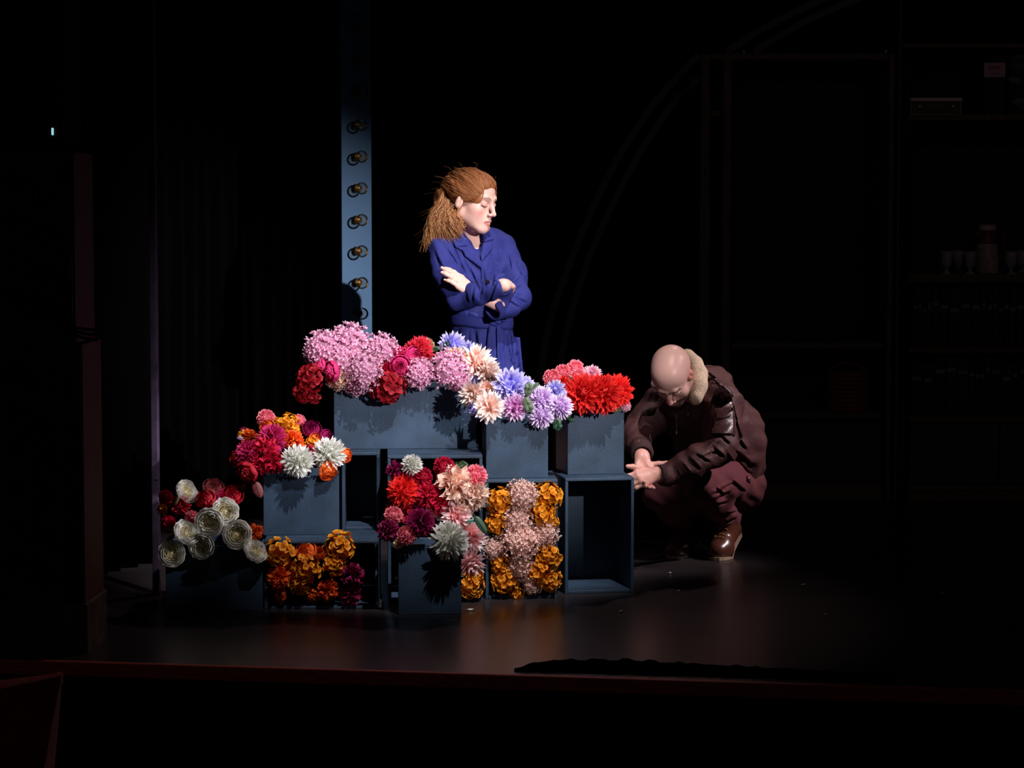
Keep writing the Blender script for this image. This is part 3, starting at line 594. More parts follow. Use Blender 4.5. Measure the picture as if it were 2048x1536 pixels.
FL = {
 'A': [(650,702,36,'puff','lpink'),(700,690,37,'puff','lpink'),(761,705,33,'puff','lpink'),(690,722,36,'puff','lpink'),(728,743,34,'puff','lpink'),(714,764,24,'puff','lpink'),
       (838,747,27,'puff','lpink'),(897,738,35,'puff','lpink'),(919,763,20,'puff','lpink'),(632,712,20,'puff','lpink'),(676,752,24,'puff','peach'),
       (800,731,21,'rose','mag'),(828,710,19,'rose','mag'),(663,743,22,'rose','mag'),(640,732,16,'rose','mag'),(796,708,14,'carn','mag'),
       (838,702,27,'mum','coral'),(775,773,32,'hyd','dred'),(768,744,20,'carn','crim'),(806,757,17,'hyd','dred'),(624,757,26,'hyd','dred'),(611,780,22,'hyd','dred'),(628,792,14,'hyd','dred'),
       (912,720,24,'mum','cream'),(853,692,15,'mum','cream'),(903,692,27,'dahlia','peri'),(936,700,17,'dahlia','peri'),(960,757,16,'dahlia','peri'),
       (952,725,34,'dahlia','blush'),(975,745,26,'dahlia','blush')],
 'H': [(948,790,27,'dahlia','blush'),(979,814,29,'dahlia','blush'),(974,781,18,'mum','peach'),(1020,772,33,'dahlia','peri'),(1050,772,18,'dahlia','peri'),(1029,814,26,'mum','mauve'),
       (1029,790,18,'mum','lav'),(1082,800,26,'mum','lav'),(1082,831,24,'mum','lav'),(1121,814,23,'mum','lav'),(1110,782,21,'dahlia','peri'),(952,815,16,'dahlia','peri')],
 'J': [(1104,757,17,'ball','pink'),(1125,745,15,'ball','pink'),(1150,738,17,'ball','pink'),(1155,755,16,'ball','pink'),(1184,750,18,'mum','ppink'),(1124,769,16,'mum','red'),
       (1165,788,37,'mum','red'),(1203,788,37,'mum','red'),(1233,783,31,'mum','red'),(1250,812,10,'puff','ppink'),(1186,818,12,'mum','lav')],
 'D': [(532,837,17,'ball','pink'),(534,853,16,'rose','orange'),(575,853,22,'hyd','yellow'),(553,847,12,'hyd','yellow'),(597,843,12,'puff','pink'),(624,858,20,'rose','dmag'),
       (653,874,16,'rose','dmag'),(499,876,15,'carn','rust'),(489,872,11,'hyd','yellow'),(489,863,8,'carn','dmag'),(546,877,27,'mum','mag'),(498,906,24,'mum','mag'),
       (528,904,25,'carn','crim'),(546,924,21,'carn','crim'),(474,917,17,'rose','dred'),(588,881,18,'carn','orange'),(632,879,15,'rose','orange'),(624,887,13,'hyd','yellow'),
       (595,922,30,'mum','white'),(658,908,31,'mum','white'),(692,911,15,'rose','orange'),(657,942,21,'rose','orange'),(618,905,12,'carn','crim'),(494,945,24,'rose','dred'),(520,930,16,'carn','crim')],
 'K': [(372,984,22,'peony','ivory'),(450,1023,24,'peony','ivory'),(419,1043,26,'peony','ivory'),(372,1067,25,'peony','ivory'),(404,1092,23,'peony','ivory'),(343,1108,24,'peony','ivory'),
       (474,1069,26,'peony','ivory'),(509,1103,23,'peony','ivory'),(384,1036,14,'ball','pink'),(331,994,13,'ball','crim'),(337,1046,14,'ball','crim'),(325,1019,10,'hyd','yellow'),
       (427,975,22,'rose','dusty'),(411,998,21,'rose','dred'),(446,993,12,'carn','mag'),(466,990,22,'rose','dred'),(360,1012,18,'carn','dred'),(510,1063,14,'carn','rust'),(481,974,10,'rose','dusty')],
 'E': [(561,1107,26,'hyd','yellow'),(612,1101,20,'rose','orange'),(637,1104,14,'rose','rust'),(680,1094,26,'hyd','yellow'),(612,1138,24,'hyd','yellow'),(668,1128,20,'hyd','yellow'),
       (560,1156,19,'carn','orange'),(556,1189,19,'rose','rust'),(621,1192,16,'rose','rust'),(655,1180,18,'carn','rust'),(600,1166,20,'hyd','yellow'),(704,1150,20,'carn','dmag'),(700,1188,18,'carn','dmag')],
 'B': [(824,930,18,'mum','white'),(790,940,15,'carn','dmag'),(806,981,27,'mum','red'),(847,954,16,'ball','crim'),(820,949,14,'ball','crim'),(888,934,18,'ball','crim'),(855,990,22,'carn','crim'),
       (907,968,31,'carn','peach'),(946,990,24,'carn','peach'),(929,1006,21,'carn','peach'),(878,1006,19,'carn','crim'),(951,952,20,'ball','pink'),(911,1029,28,'dahlia','bpink'),(864,1026,18,'dahlia','bpink'),
       (938,1072,30,'dahlia','bpink'),(939,1126,28,'dahlia','bpink'),(940,1170,22,'hyd','yellow'),(955,1152,11,'hyd','yellow'),(800,1018,20,'carn','dred'),(835,1020,16,'carn','dmag')],
 'F': [(787,1031,17,'ball','pink'),(813,1071,18,'ball','pink'),(776,1061,18,'carn','dmag'),(840,1046,27,'mum','dmag'),(898,1081,36,'mum','white'),(797,1088,9,'carn','cream')],
 'G': [(1001,1003,23,'hyd','yellow'),(992,1046,19,'hyd','yellow'),(1044,990,27,'puff','skin'),(1096,993,25,'hyd','yellow'),(1084,1026,22,'hyd','yellow'),(1106,1044,11,'hyd','yellow'),
       (1035,1040,25,'puff','skin'),(1089,1067,24,'puff','skin'),(1041,1083,31,'puff','skin'),(988,1097,20,'puff','skin'),(1040,1134,24,'puff','skin'),(1096,1114,23,'hyd','yellow'),
       (1077,1144,21,'hyd','yellow'),(1100,1161,20,'hyd','yellow'),(1010,1160,23,'hyd','yellow'),(1034,1187,13,'hyd','yellow'),(1064,1170,16,'puff','skin'),(1003,1130,18,'hyd','yellow')]}
def place_flower(key, px, py, r, kind, col, label, group, idx):
    b = BX[key]; rr = random.Random(px*31+py*17)
    Yf = b['p'].y; top = b['z0']+b['h']; rim = W(px, 700, Yf)
    # pixel row of the rim at the front
    rimpy = 768+FPX*math.tan(math.atan((HC-top)/Yf)-PITCH)
    # front plane at this column
    p0 = W(px, py, Yf); Yc = Yf+math.tan(b['rot'])*(p0.x-b['p'].x)
    r = r*(1.18 if b['open'] == 'top' else 1.27); rm = r*Yf/FPX
    if b['open'] == 'top':
        above = rimpy-py
        Y = Yc-0.6*rm+max(0.0, above-0.8*r)*0.0020 if above > 0 else Yc-0.75*rm
    else:
        Y = Yc+0.01-0.25*rm
    Y += rr.uniform(-0.012, 0.012)
    ex = -0.075 if (key == 'A' and kind == 'rose') else {('A', 912): -0.05, ('A', 796): -0.05, ('J', 1184): 0.05, ('A', 853): 0.05, ('H', 974): 0.03}.get((key, px), 0); Y += ex
    c = W(px, py, Y); rm = r*Y/FPX
    cx = sum(f_[0] for f_ in FL[key])/len(FL[key]); cy = sum(f_[1] for f_ in FL[key])/len(FL[key])
    n = Vector(((px-cx)/110.0+rr.uniform(-.35, .35), -1.0, (cy-py)/90.0+0.30+rr.uniform(-.3, .3))).normalized()
    if kind == 'peony': n = Vector((0.5+rr.uniform(-.6, .5), -0.8, 0.55+rr.uniform(-.7, .4))).normalized()
    q = n.to_track_quat('Z', 'Y') @ Matrix.Rotation(rr.random()*6.28, 3, 'Z').to_quaternion()
    name = {'mum': 'chrysanthemum', 'dahlia': 'dahlia', 'ball': 'pompon_flower', 'puff': 'cluster_flower', 'hyd': 'hydrangea', 'rose': 'rose', 'peony': 'peony', 'carn': 'ruffled_flower'}[kind]
    o = empty(name, c, 0, label, 'flower', group); o.rotation_mode = 'QUATERNION'; o.rotation_quaternion = q; o.scale = (rm, rm, rm)
    for nm, me, role, kd in proto(kind, idx % 2):
        ch = bpy.data.objects.new(nm, me); COL.objects.link(ch); ch.parent = o
        m = {'c': PM[col], 'b': PM[col], 's': M_stem, 'i': M_yin if kind == 'peony' else PM[col]}[role]
        if not me.materials: me.materials.append(m)
        ch.material_slots[0].link = 'OBJECT'; ch.material_slots[0].material = m
        if kd: ch['kind'] = kd
for key, fl in FL.items():
    by = {}
    for f_ in fl: by.setdefault((WORD[f_[3]], PC[f_[4]][2]), []).append(f_)
    for i, f_ in enumerate(fl):
        grp = sorted(by[(WORD[f_[3]], PC[f_[4]][2])]); w_ = '%s %s' % (PC[f_[4]][2], WORD[f_[3]])
        if len(grp) == 1: lab = 'only %s in %s' % (w_, BOXW[key])
        elif f_ == grp[0]: lab = 'leftmost %s in %s' % (w_, BOXW[key])
        elif f_ == grp[-1]: lab = 'rightmost %s in %s' % (w_, BOXW[key])
        else: lab = '%s %s from the left in %s' % (ORD[grp.index(f_)], w_, BOXW[key])
        place_flower(key, *f_, lab, 'artificial blooms in the boxes', i)
# leaves
def leaf(px, py, L, a, Y, label, col, lobes=False, wd=0.4):
    m = mat('leaf_%d_%d_%d' % col, col, 0.5, 0.4, noise=0.25, nscale=30)
    o = empty('leaf', W(px, py, Y), 0, label, 'leaf', 'green leaves among the blooms')
    Lm = L*Y/FPX; n = Vector((0, -1, 0.25)).normalized(); d = Vector((math.cos(a), -0.25, math.sin(a))); mb = MB()
    petal(mb, -d*Lm*0.5, d, n, Lm, Lm*wd, 'round', -0.15, 0.3, 8)
    if lobes:
        for sg in (-1, 1):
            for tt in (0.2, 0.5):
                d2 = (d+Vector((-math.sin(a), 0, math.cos(a)))*sg*0.9).normalized(); petal(mb, d*Lm*(tt-0.5), d2, n, Lm*0.42, Lm*0.26, 'round', -0.1, 0.2, 4)
    b_ = link('blade', mb, m, o, True); b_.modifiers.new('thick', 'SOLIDIFY').thickness = 0.001
    link('midrib', MB().tube([-d*Lm*0.6, d*Lm*0.1-n*0*0.15, d*Lm*0.45-n*Lm*0.14], [0.0016, 0.0012, 0.0005], 5), M_stem, o)
def YB(k, off=0.0): return BX[k]['p'].y+off
for a in ((868, 698, 26, 0.3, YB('A', 0.1), 'broad green leaf left of the periwinkle blooms on the wide box', (52, 92, 56)),
          (893, 690, 22, 1.3, YB('A', 0.09), 'upright green leaf right of the broad leaf on the wide box', (44, 84, 56)),
          (882, 694, 18, 1.5, YB('A', 0.07), 'small purple-grey leaf between two green leaves on the wide box', (112, 100, 134)),
          (962, 1050, 44, -0.95, YB('B', -0.08), 'long dark green leaf at the right edge of the large upright box', (44, 78, 56), False, 0.32),
          (942, 1042, 18, 0.2, YB('B', -0.07), 'small teal leaf beside the long dark green leaf', (96, 146, 140)),
          (915, 931, 26, 0.1, YB('B', 0.03), 'green leaf cluster at top inside the large upright box', (52, 76, 40), True, 0.5),
          (930, 928, 22, 2.4, YB('B', 0.05), 'small green leaf in the upper right of the large upright box', (52, 80, 44)),
          (1057, 778, 30, 1.4, YB('H', -0.03), 'grey-green lobed leaf above the lavender blooms', (96, 110, 88), True, 0.5),
          (1056, 810, 34, -1.2, YB('H', -0.05), 'grey-green lobed leaf between mauve and lavender blooms', (84, 100, 76), True, 0.5),
          (1070, 772, 20, 0.8, YB('H', -0.02), 'small grey-green leaf tip beside the periwinkle dahlia', (100, 116, 96)),
          (1114, 846, 34, -1.4, YB('J', -0.03), 'drooping dark green lobed leaf below the lavender blooms', (40, 78, 56), True, 0.5),
          (1141, 836, 22, -0.6, YB('J', -0.03), 'small dark green leaf at the corner of the right-hand box', (36, 70, 50), True, 0.5),
          (1106, 787, 16, 0.7, YB('J', -0.06), 'tiny grey leaf on the periwinkle dahlia', (96, 100, 100)),
          (1138, 762, 20, 1.2, YB('J', 0.0), 'small brown-green leaf behind the red chrysanthemums', (70, 74, 50)),
          (1150, 818, 18, 0.1, YB('J', -0.01), 'small green leaf on the rim under the red chrysanthemums', (44, 84, 50)),
          (1232, 820, 22, 0.1, YB('J', -0.005), 'green leaf on the right rim under the red chrysanthemums', (44, 84, 50)),
          (335, 1062, 22, -0.1, YB('K', -0.03), 'olive leaf among the white peonies, upper one', (150, 130, 84)),
          (341, 1076, 22, 0.7, YB('K', -0.04), 'olive leaf among the white peonies, lower one', (150, 130, 84)),
          (352, 1002, 20, 1.0, YB('K', 0.05), 'olive leaf beside the topmost white peony', (120, 112, 70)),
          (516, 980, 36, -1.2, YB('D', -0.05), 'dusky red drooping leaf between the two left boxes', (120, 52, 56), False, 0.5),
          (480, 876, 14, 3.0, YB('D', 0.05), 'small purple leaf at the left of the magenta blooms', (150, 110, 160)),
          (1086, 965, 24, 0.2, YB('G', 0.03), 'green leaf at the top inside the yellow and pink box', (52, 80, 44), True, 0.5)):
    leaf(*a)

# ---------------------------------------------------------------- people: smooth-blended volumes turned into one surface
def A3(p): return np.array([p[0], p[1], p[2]], dtype=np.float32)
class Vol:
    def __init__(s, lo, hi, h):
        s.lo = A3(lo); s.h = h; n = np.ceil((A3(hi)-s.lo)/h).astype(int)+1
        s.n = n; s.ax = [s.lo[i]+h*np.arange(n[i], dtype=np.float32) for i in range(3)]
        s.F = np.full(tuple(n), 0.5, dtype=np.float32)
    def _sl(s, lo, hi, pad):
        a = np.maximum(0, np.floor((lo-pad-s.lo)/s.h).astype(int)); b = np.minimum(s.n, np.ceil((hi+pad-s.lo)/s.h).astype(int)+1)
        if np.any(b <= a): return None
        return tuple(slice(a[i], b[i]) for i in range(3))
    def _p(s, sl): return np.stack(np.meshgrid(*[s.ax[i][sl[i]] for i in range(3)], indexing='ij'), -1)
    def _op(s, sl, d, k, sub):
        f = s.F[sl]
        if sub: hh = np.maximum(k-np.abs(-d-f), 0)/k; s.F[sl] = np.maximum(f, -d)+hh*hh*k*0.25
        else: hh = np.maximum(k-np.abs(d-f), 0)/k; s.F[sl] = np.minimum(f, d)-hh*hh*k*0.25
    def cap(s, a, b, ra, rb=None, k=0.02, sub=False, flat=None):
        """tapered capsule; flat=(dir, factor) squeezes the section along dir"""
        a, b = A3(a), A3(b); rb = ra if rb is None else rb; m = max(ra, rb)
        sl = s._sl(np.minimum(a, b)-m, np.maximum(a, b)+m, k+2*s.h+0.01)
        if sl is None: return s
        p = s._p(sl); ab = b-a; t = np.clip(((p-a) @ ab)/max(1e-9, float(ab @ ab)), 0, 1)
        q = p-(a+t[..., None]*ab)
        if flat is not None:
            n = A3(Vector(flat[0]).normalized()); dn = q @ n; q = q+dn[..., None]*n*(1/flat[1]-1)
        s._op(sl, np.linalg.norm(q, axis=-1)-(ra+(rb-ra)*t), k, sub); return s
    def chain(s, pts, rad, k=0.02, **kw):
        for i in range(len(pts)-1): s.cap(pts[i], pts[i+1], rad[i], rad[i+1], k, **kw)
        return s
    def ell(s, c, r, Rm=None, k=0.02, sub=False):
        c, r = A3(c), A3(r); m = float(r.max()); sl = s._sl(c-m, c+m, k+2*s.h+0.01)
        if sl is None: return s
        p = s._p(sl)-c
        if Rm is not None: p = p @ np.array(Rm, dtype=np.float32)      # columns of Rm are the local axes
        k0 = np.linalg.norm(p/r, axis=-1); k1 = np.linalg.norm(p/(r*r), axis=-1)+1e-6
        s._op(sl, k0*(k0-1)/k1, k, sub); return s
    def disp(s, fn):
        p = s._p(tuple(slice(0, n) for n in s.n)); m = np.abs(s.F) < 0.04; s.F[m] += fn(p[m]).astype(np.float32); return s
    def cut(s, n, d):           # keep the side where n.p < d
        p = s._p(tuple(slice(0, q) for q in s.n)); s.F = np.maximum(s.F, p @ A3(n)-d); return s
    def mesh(s, smooth=1):
        F = s.F; S = F < 0; n = np.array(F.shape); acc = np.zeros(tuple(n-1), np.int8)
        cor = [(i, j, k) for i in (0, 1) for j in (0, 1) for k in (0, 1)]
        for i, j, k in cor: acc += S[i:n[0]-1+i, j:n[1]-1+j, k:n[2]-1+k]
        act = (acc > 0) & (acc < 8); ii = np.argwhere(act); idx = np.full(act.shape, -1, np.int64); idx[act] = np.arange(len(ii))
        sm = np.zeros((len(ii), 3)); cn = np.zeros(len(ii))
        for a in cor:
            for ax in range(3):
                if a[ax] == 1: continue
                b = list(a); b[ax] = 1
                fa = F[ii[:, 0]+a[0], ii[:, 1]+a[1], ii[:, 2]+a[2]]; fb = F[ii[:, 0]+b[0], ii[:, 1]+b[1], ii[:, 2]+b[2]]
                m = (fa < 0) != (fb < 0); t = np.where(m, fa/np.where(m, fa-fb, 1), 0)
                e = np.array(a, float)[None, :].repeat(len(ii), 0); e[:, ax] += t
                sm[m] += e[m]; cn += m
        V = s.lo+s.h*(ii+sm/cn[:, None]); Q = []
        for ax in range(3):
            o1, o2 = [(1, 2), (2, 0), (0, 1)][ax]
            sl0 = [slice(0, None)]*3; sl1 = [slice(0, None)]*3; sl0[ax] = slice(0, -1); sl1[ax] = slice(1, None)
            ch = S[tuple(sl0)] != S[tuple(sl1)]; E = np.argwhere(ch)
            E = E[(E[:, o1] > 0) & (E[:, o2] > 0) & (E[:, o1] < n[o1]-1) & (E[:, o2] < n[o2]-1)]
            if len(E) == 0: continue
            st = S[E[:, 0], E[:, 1], E[:, 2]]
            def cell(d1, d2):
                c = E.copy(); c[:, o1] += d1; c[:, o2] += d2; return idx[c[:, 0], c[:, 1], c[:, 2]]
            q = np.stack([cell(-1, -1), cell(0, -1), cell(0, 0), cell(-1, 0)], 1); q[~st] = q[~st][:, ::-1]; Q.append(q)
        Q = np.concatenate(Q); Q = Q[(Q >= 0).all(1)]
        for _ in range(smooth):
            a = np.zeros_like(V); c = np.zeros(len(V))
            for i in range(4):
                np.add.at(a, Q[:, i], V[Q[:, (i+1) % 4]]); np.add.at(c, Q[:, i], 1); np.add.at(a, Q[:, i], V[Q[:, (i+3) % 4]]); np.add.at(c, Q[:, i], 1)
            V = 0.5*V+0.5*a/np.maximum(1, c)[:, None]
        return V, Q
def join(parts):
    V = []; Q = []; n = 0
    for v, q in parts: V.append(v); Q.append(q+n); n += len(v)
    return np.concatenate(V), np.concatenate(Q)
def npmesh(name, V, Q, m, parent, colors=None):
    me = bpy.data.meshes.new(name); me.vertices.add(len(V)); me.vertices.foreach_set('co', V.astype(np.float32).ravel())
    me.loops.add(len(Q)*4); me.loops.foreach_set('vertex_index', Q.astype(np.int32).ravel()); me.polygons.add(len(Q))
    me.polygons.foreach_set('loop_start', np.arange(0, len(Q)*4, 4, dtype=np.int32))
    me.polygons.foreach_set('use_smooth', np.ones(len(Q), dtype=bool)); me.update(calc_edges=True); me.validate()
    if colors is not None:
        a = me.color_attributes.new('tone', 'FLOAT_COLOR', 'POINT'); a.data.foreach_set('color', np.concatenate([colors, np.ones((len(V), 1))], 1).astype(np.float32).ravel())
    return link(name, me, m, parent)
def skin_mat(name, rough=0.45):
    m = bpy.data.materials.new(name); m.use_nodes = True; nt = m.node_tree; b = nt.nodes['Principled BSDF']
    at = nt.nodes.new('ShaderNodeAttribute'); at.attribute_name = 'tone'; nt.links.new(at.outputs['Color'], b.inputs['Base Color'])
    nset(b, 'Roughness', rough); nset(b, 'Specular IOR Level', 0.35); nset(b, 'Subsurface Weight', 0.12); nset(b, 'Subsurface Radius', (0.010, 0.004, 0.002)); nset(b, 'Subsurface Scale', 0.6)
    tc = nt.nodes.new('ShaderNodeTexCoord'); n = nt.nodes.new('ShaderNodeTexNoise'); n.inputs['Scale'].default_value = 420; nt.links.new(tc.outputs['Object'], n.inputs['Vector'])
    bp = nt.nodes.new('ShaderNodeBump'); bp.inputs['Strength'].default_value = 0.12; bp.inputs['Distance'].default_value = 0.002; nt.links.new(n.outputs['Fac'], bp.inputs['Height']); nt.links.new(bp.outputs['Normal'], b.inputs['Normal'])
    return m
def head_frame(yaw, pitch, roll):
    y, p = RAD(yaw), RAD(pitch)
    f_ = Vector((math.sin(y)*math.cos(p), -math.cos(y)*math.cos(p), -math.sin(p))); r_ = Vector((-math.cos(y), -math.sin(y), 0))
    Rr = Matrix.Rotation(RAD(roll), 3, f_); r_ = Rr @ r_; u = r_.cross(f_)
    return Matrix((r_, f_, u)).transposed()            # columns: right, forward, up
def segd(V, pts, rad):
    """smallest distance of V to a polyline minus radius"""
    d = np.full(len(V), 9.0)
    for i in range(len(pts)-1):
        a, b = np.array(pts[i]), np.array(pts[i+1]); ab = b-a; t = np.clip(((V-a) @ ab)/(ab @ ab), 0, 1); d = np.minimum(d, np.linalg.norm(V-(a+t[:, None]*ab), axis=1)-rad)
    return d
def segxz(V, pts, rad):
    W_ = V.copy(); W_[:, 1] = 0; d = segd(W_, [(p[0], 0.0, p[2]) for p in pts], rad); d[V[:, 1] < 0.05] = 9; return d
def head(c, Rm, neck_to, male, sc=1.0):
    """head and neck in local axes (x right, y forward, z up); returns world V, Q, local V"""
    inv = Rm.transposed(); nt_ = (inv @ (Vector(neck_to)-Vector(c)))/sc
    v = Vol((-0.105, -0.13, -0.24), (0.105, 0.135, 0.14), 0.0022)
    v.ell((0, -0.018, 0.040), (0.075, 0.096, 0.082), k=0.02)
    if male: v.ell((0, -0.035, 0.046), (0.080, 0.080, 0.076), k=0.03); v.ell((0, 0.02, 0.06), (0.066, 0.06, 0.058), k=0.03)
    v.ell((0, 0.035, 0.045), (0.060, 0.055, 0.058), k=0.03); v.ell((0, 0.030, -0.028), (0.060, 0.058, 0.074), k=0.03)
    nr = 0.060 if male else 0.046
    v.cap((0, -0.022, -0.045), nt_, nr*0.95, nr*1.05, k=0.03)
    for s in (-1, 1):
        v.ell((s*0.042, 0.054, -0.020), (0.024, 0.027, 0.022), k=0.02)
        v.ell((s*0.038, 0.042, -0.048), (0.024, 0.030, 0.030), k=0.025)
        jw = 0.056 if male else 0.050
        v.cap((s*jw, -0.004, -0.052), (s*0.020, 0.068, -0.095), 0.018, 0.015, k=0.03)
        v.chain([(s*0.046, 0.070, 0.024), (s*0.030, 0.086, 0.031), (s*0.010, 0.091, 0.024)], [0.007 if male else 0.004, 0.010 if male else 0.006, 0.009 if male else 0.0075], k=0.016)
    v.ell((0, 0.076, -0.096), (0.022 if male else 0.018, 0.018, 0.018), k=0.022)
    v.ell((0, 0.072, -0.058), (0.030, 0.025, 0.030), k=0.02)
    for s in (-1, 1):
        v.ell((s*0.033, 0.108, 0.006), (0.021, 0.022, 0.015), k=0.014, sub=True)
        v.ell((s*0.032, 0.0795, 0.005), (0.0165, 0.0135, 0.0135), k=0.005)                # lowered eyelid
        v.cap((s*0.017, 0.090, -0.003), (s*0.046, 0.080, -0.001), 0.0012, k=0.003, sub=True)
    w = 1.18 if male else 1.0
    v.chain([(0, 0.090, 0.020), (0, 0.103, -0.006), (0, 0.1165, -0.030)], [0.0075*w, 0.0075*w, 0.0095*w], k=0.012)
    for s in (-1, 1):
        v.ell((s*0.0125*w, 0.104, -0.035), (0.0075*w, 0.010, 0.0075), k=0.006)
        v.ell((s*0.006, 0.108, -0.0435), (0.0035, 0.005, 0.003), k=0.003, sub=True)
    v.chain([(-0.022, 0.088, -0.0655), (-0.007, 0.0985, -0.0605), (0.007, 0.0985, -0.0605), (0.022, 0.088, -0.0655)], [0.0025, 0.0052, 0.0052, 0.0025], k=0.006)
    v.chain([(-0.019, 0.088, -0.070), (0, 0.0975, -0.0735), (0.019, 0.088, -0.070)], [0.0025, 0.0062, 0.0025], k=0.006)
    v.chain([(-0.023, 0.0925, -0.067), (0, 0.1045, -0.0668), (0.023, 0.0925, -0.067)], [0.0013]*3, k=0.003, sub=True)
    for s in (-1, 1):
        Re = Matrix.Rotation(s*0.35, 3, 'Z') @ Matrix.Rotation(-0.18, 3, 'X')
        es = 1.15 if male else 0.85
        v.ell((s*0.079, -0.010, -0.004), (0.008, 0.019*es, 0.032*es), Re, k=0.006)
        v.ell((s*0.088, -0.007, 0.001), (0.007, 0.011*es, 0.019*es), Re, k=0.004, sub=True)
        v.ell((s*0.084, -0.012, 0.004), (0.004, 0.006, 0.014), Re, k=0.004)
    V, Q = v.mesh(2)
    Vw = (V*sc) @ np.array(Rm).T+A3(c)
    return Vw, Q, V
def hand(wrist, fdir, dorsal, thumb_side, bends, spread=0.0, sc=1.0, thumb=(0.75, 0.65, -0.15), thumb_bend=0.25, fore=None, fr=0.024):
    """palm, four fingers and a thumb; thumb_side +-1 along local x"""
    y = Vector(fdir).normalized(); z = Vector(dorsal); z = (z-y*z.dot(y)).normalized(); x = y.cross(z)*thumb_side
    w = Vector(wrist)
    def L(p): return w+(x*p[0]+y*p[1]+z*p[2])*sc
    chains = []
    chains.append(([L((0.012, -0.01, 0)), L((0.027, 0.083, 0))], [0.016*sc, 0.0125*sc])); chains.append(([L((0.004, -0.01, 0.001)), L((0.009, 0.088, 0.003))], [0.017*sc, 0.013*sc]))
    chains.append(([L((-0.005, -0.01, 0)), L((-0.010, 0.083, 0.002))], [0.016*sc, 0.0125*sc])); chains.append(([L((-0.012, -0.01, -0.002)), L((-0.028, 0.074, -0.003))], [0.015*sc, 0.0115*sc]))
    chains.append(([L((0.012, 0.012, -0.006)), L((0.03, 0.045, -0.012))], [0.015*sc, 0.015*sc]))
    for i, (bx, by, ls) in enumerate(((0.027, 0.085, (0.040, 0.025, 0.020)), (0.009, 0.090, (0.045, 0.029, 0.021)), (-0.010, 0.085, (0.041, 0.027, 0.020)), (-0.028, 0.076, (0.032, 0.020, 0.018)))):
        b = bends[i]; ang = 0; p = Vector((bx, by, 0)); pts = [L(p)]; sp = spread*(1.5-i)
        for k in range(3):
            ang += b[k] if isinstance(b, (list, tuple)) else b*(0.8, 1.1, 0.8)[k]
            d = Vector((math.sin(sp)*math.cos(ang), math.cos(sp)*math.cos(ang), -math.sin(ang))); p = p+d*ls[k]; pts.append(L(p))
        r0 = (0.0098, 0.0100, 0.0095, 0.0084)[i]*sc; chains.append((pts, [r0, r0*0.92, r0*0.84, r0*0.74]))
    td = Vector(thumb).normalized(); p0 = Vector((0.026, 0.03, -0.008)); p1 = p0+td*0.040; td2 = (td+Vector((-0.2, 0.6, -0.3))*thumb_bend).normalized(); p2 = p1+td2*0.031; p3 = p2+(td2+Vector((-0.15, 0.4, -0.2))*thumb_bend).normalized()*0.024
    chains.append(([L(p0), L(p1), L(p2), L(p3)], [0.0125*sc, 0.0112*sc, 0.0105*sc, 0.0085*sc]))
    allp = [q for c, _ in chains for q in c]; lo = [min(q[i] for q in allp)-0.03 for i in range(3)]; hi = [max(q[i] for q in allp)+0.03 for i in range(3)]
    if fore is not None:
        lo = [min(lo[i], fore[i]-0.035) for i in range(3)]; hi = [max(hi[i], fore[i]+0.035) for i in range(3)]
    v = Vol(lo, hi, 0.0021)
    for i, (c, r_) in enumerate(chains): v.chain(c, r_, k=0.014 if i < 5 else 0.0065)
    if fore is not None: v.cap(L((0, -0.005, 0)), fore, fr*0.9, fr*1.15, k=0.02)
    V, Q = v.mesh(1); tips = [c[-1] for c, _ in chains[5:]]
    return V, Q, tips
def crease(p, lines, ymax, amp=0.0062):
    cp, sp = math.cos(PITCH), math.sin(PITCH); x, y, z = p[:, 0], p[:, 1], p[:, 2]-HC
    dep = y*cp-z*sp; px = 1024+FPX*x/dep; py = 768-FPX*(y*sp+z*cp)/dep; out = np.zeros(len(p))
    for (ax, ay), (bx, by), w_ in lines:
        dx, dy = bx-ax, by-ay; L2 = dx*dx+dy*dy; t = np.clip(((px-ax)*dx+(py-ay)*dy)/L2, 0, 1); qx, qy = px-ax-t*dx, py-ay-t*dy; d = np.sqrt(qx*qx+qy*qy)
        env = np.clip(np.minimum(t, 1-t)*4+0.15, 0, 1); sgn = (qx*dy-qy*dx)/math.sqrt(L2)
        out += env*(amp*np.exp(-(d/(0.55*w_))**2)-0.75*amp*np.exp(-((sgn-w_*1.1)/w_)**2)*(d < 3*w_))
    return out*(y < ymax)
def yawm(a): return Matrix.Rotation(RAD(a), 3, 'Z')
def wr(p, k, ph, warp=0.0):
    q = p @ np.array(k, dtype=np.float32)+ph
    if warp: q = q+warp*np.sin(p @ np.array((23, -31, 17), dtype=np.float32)+1.3)
    return np.sin(q)
class Surf:
    """ray casts along the photograph's lines of sight onto a finished garment"""
    def __init__(s, *objs):
        V = []; P = []; n = 0
        for o in objs:
            me = o.data; V += [v.co.copy() for v in me.vertices]; P += [[i+n for i in p.vertices] for p in me.polygons]; n += len(me.vertices)
        s.t = BVHTree.FromPolygons(V, P)
    def at(s, px, py, default=None):
        d = ray(px, py).normalized(); h = s.t.ray_cast(Vector((0, 0, HC)), d)
        if h[0] is None:
            if default is None: return None
            p = W(px, py, default); return p, Vector((0, -1, 0))
        return h[0], h[1]
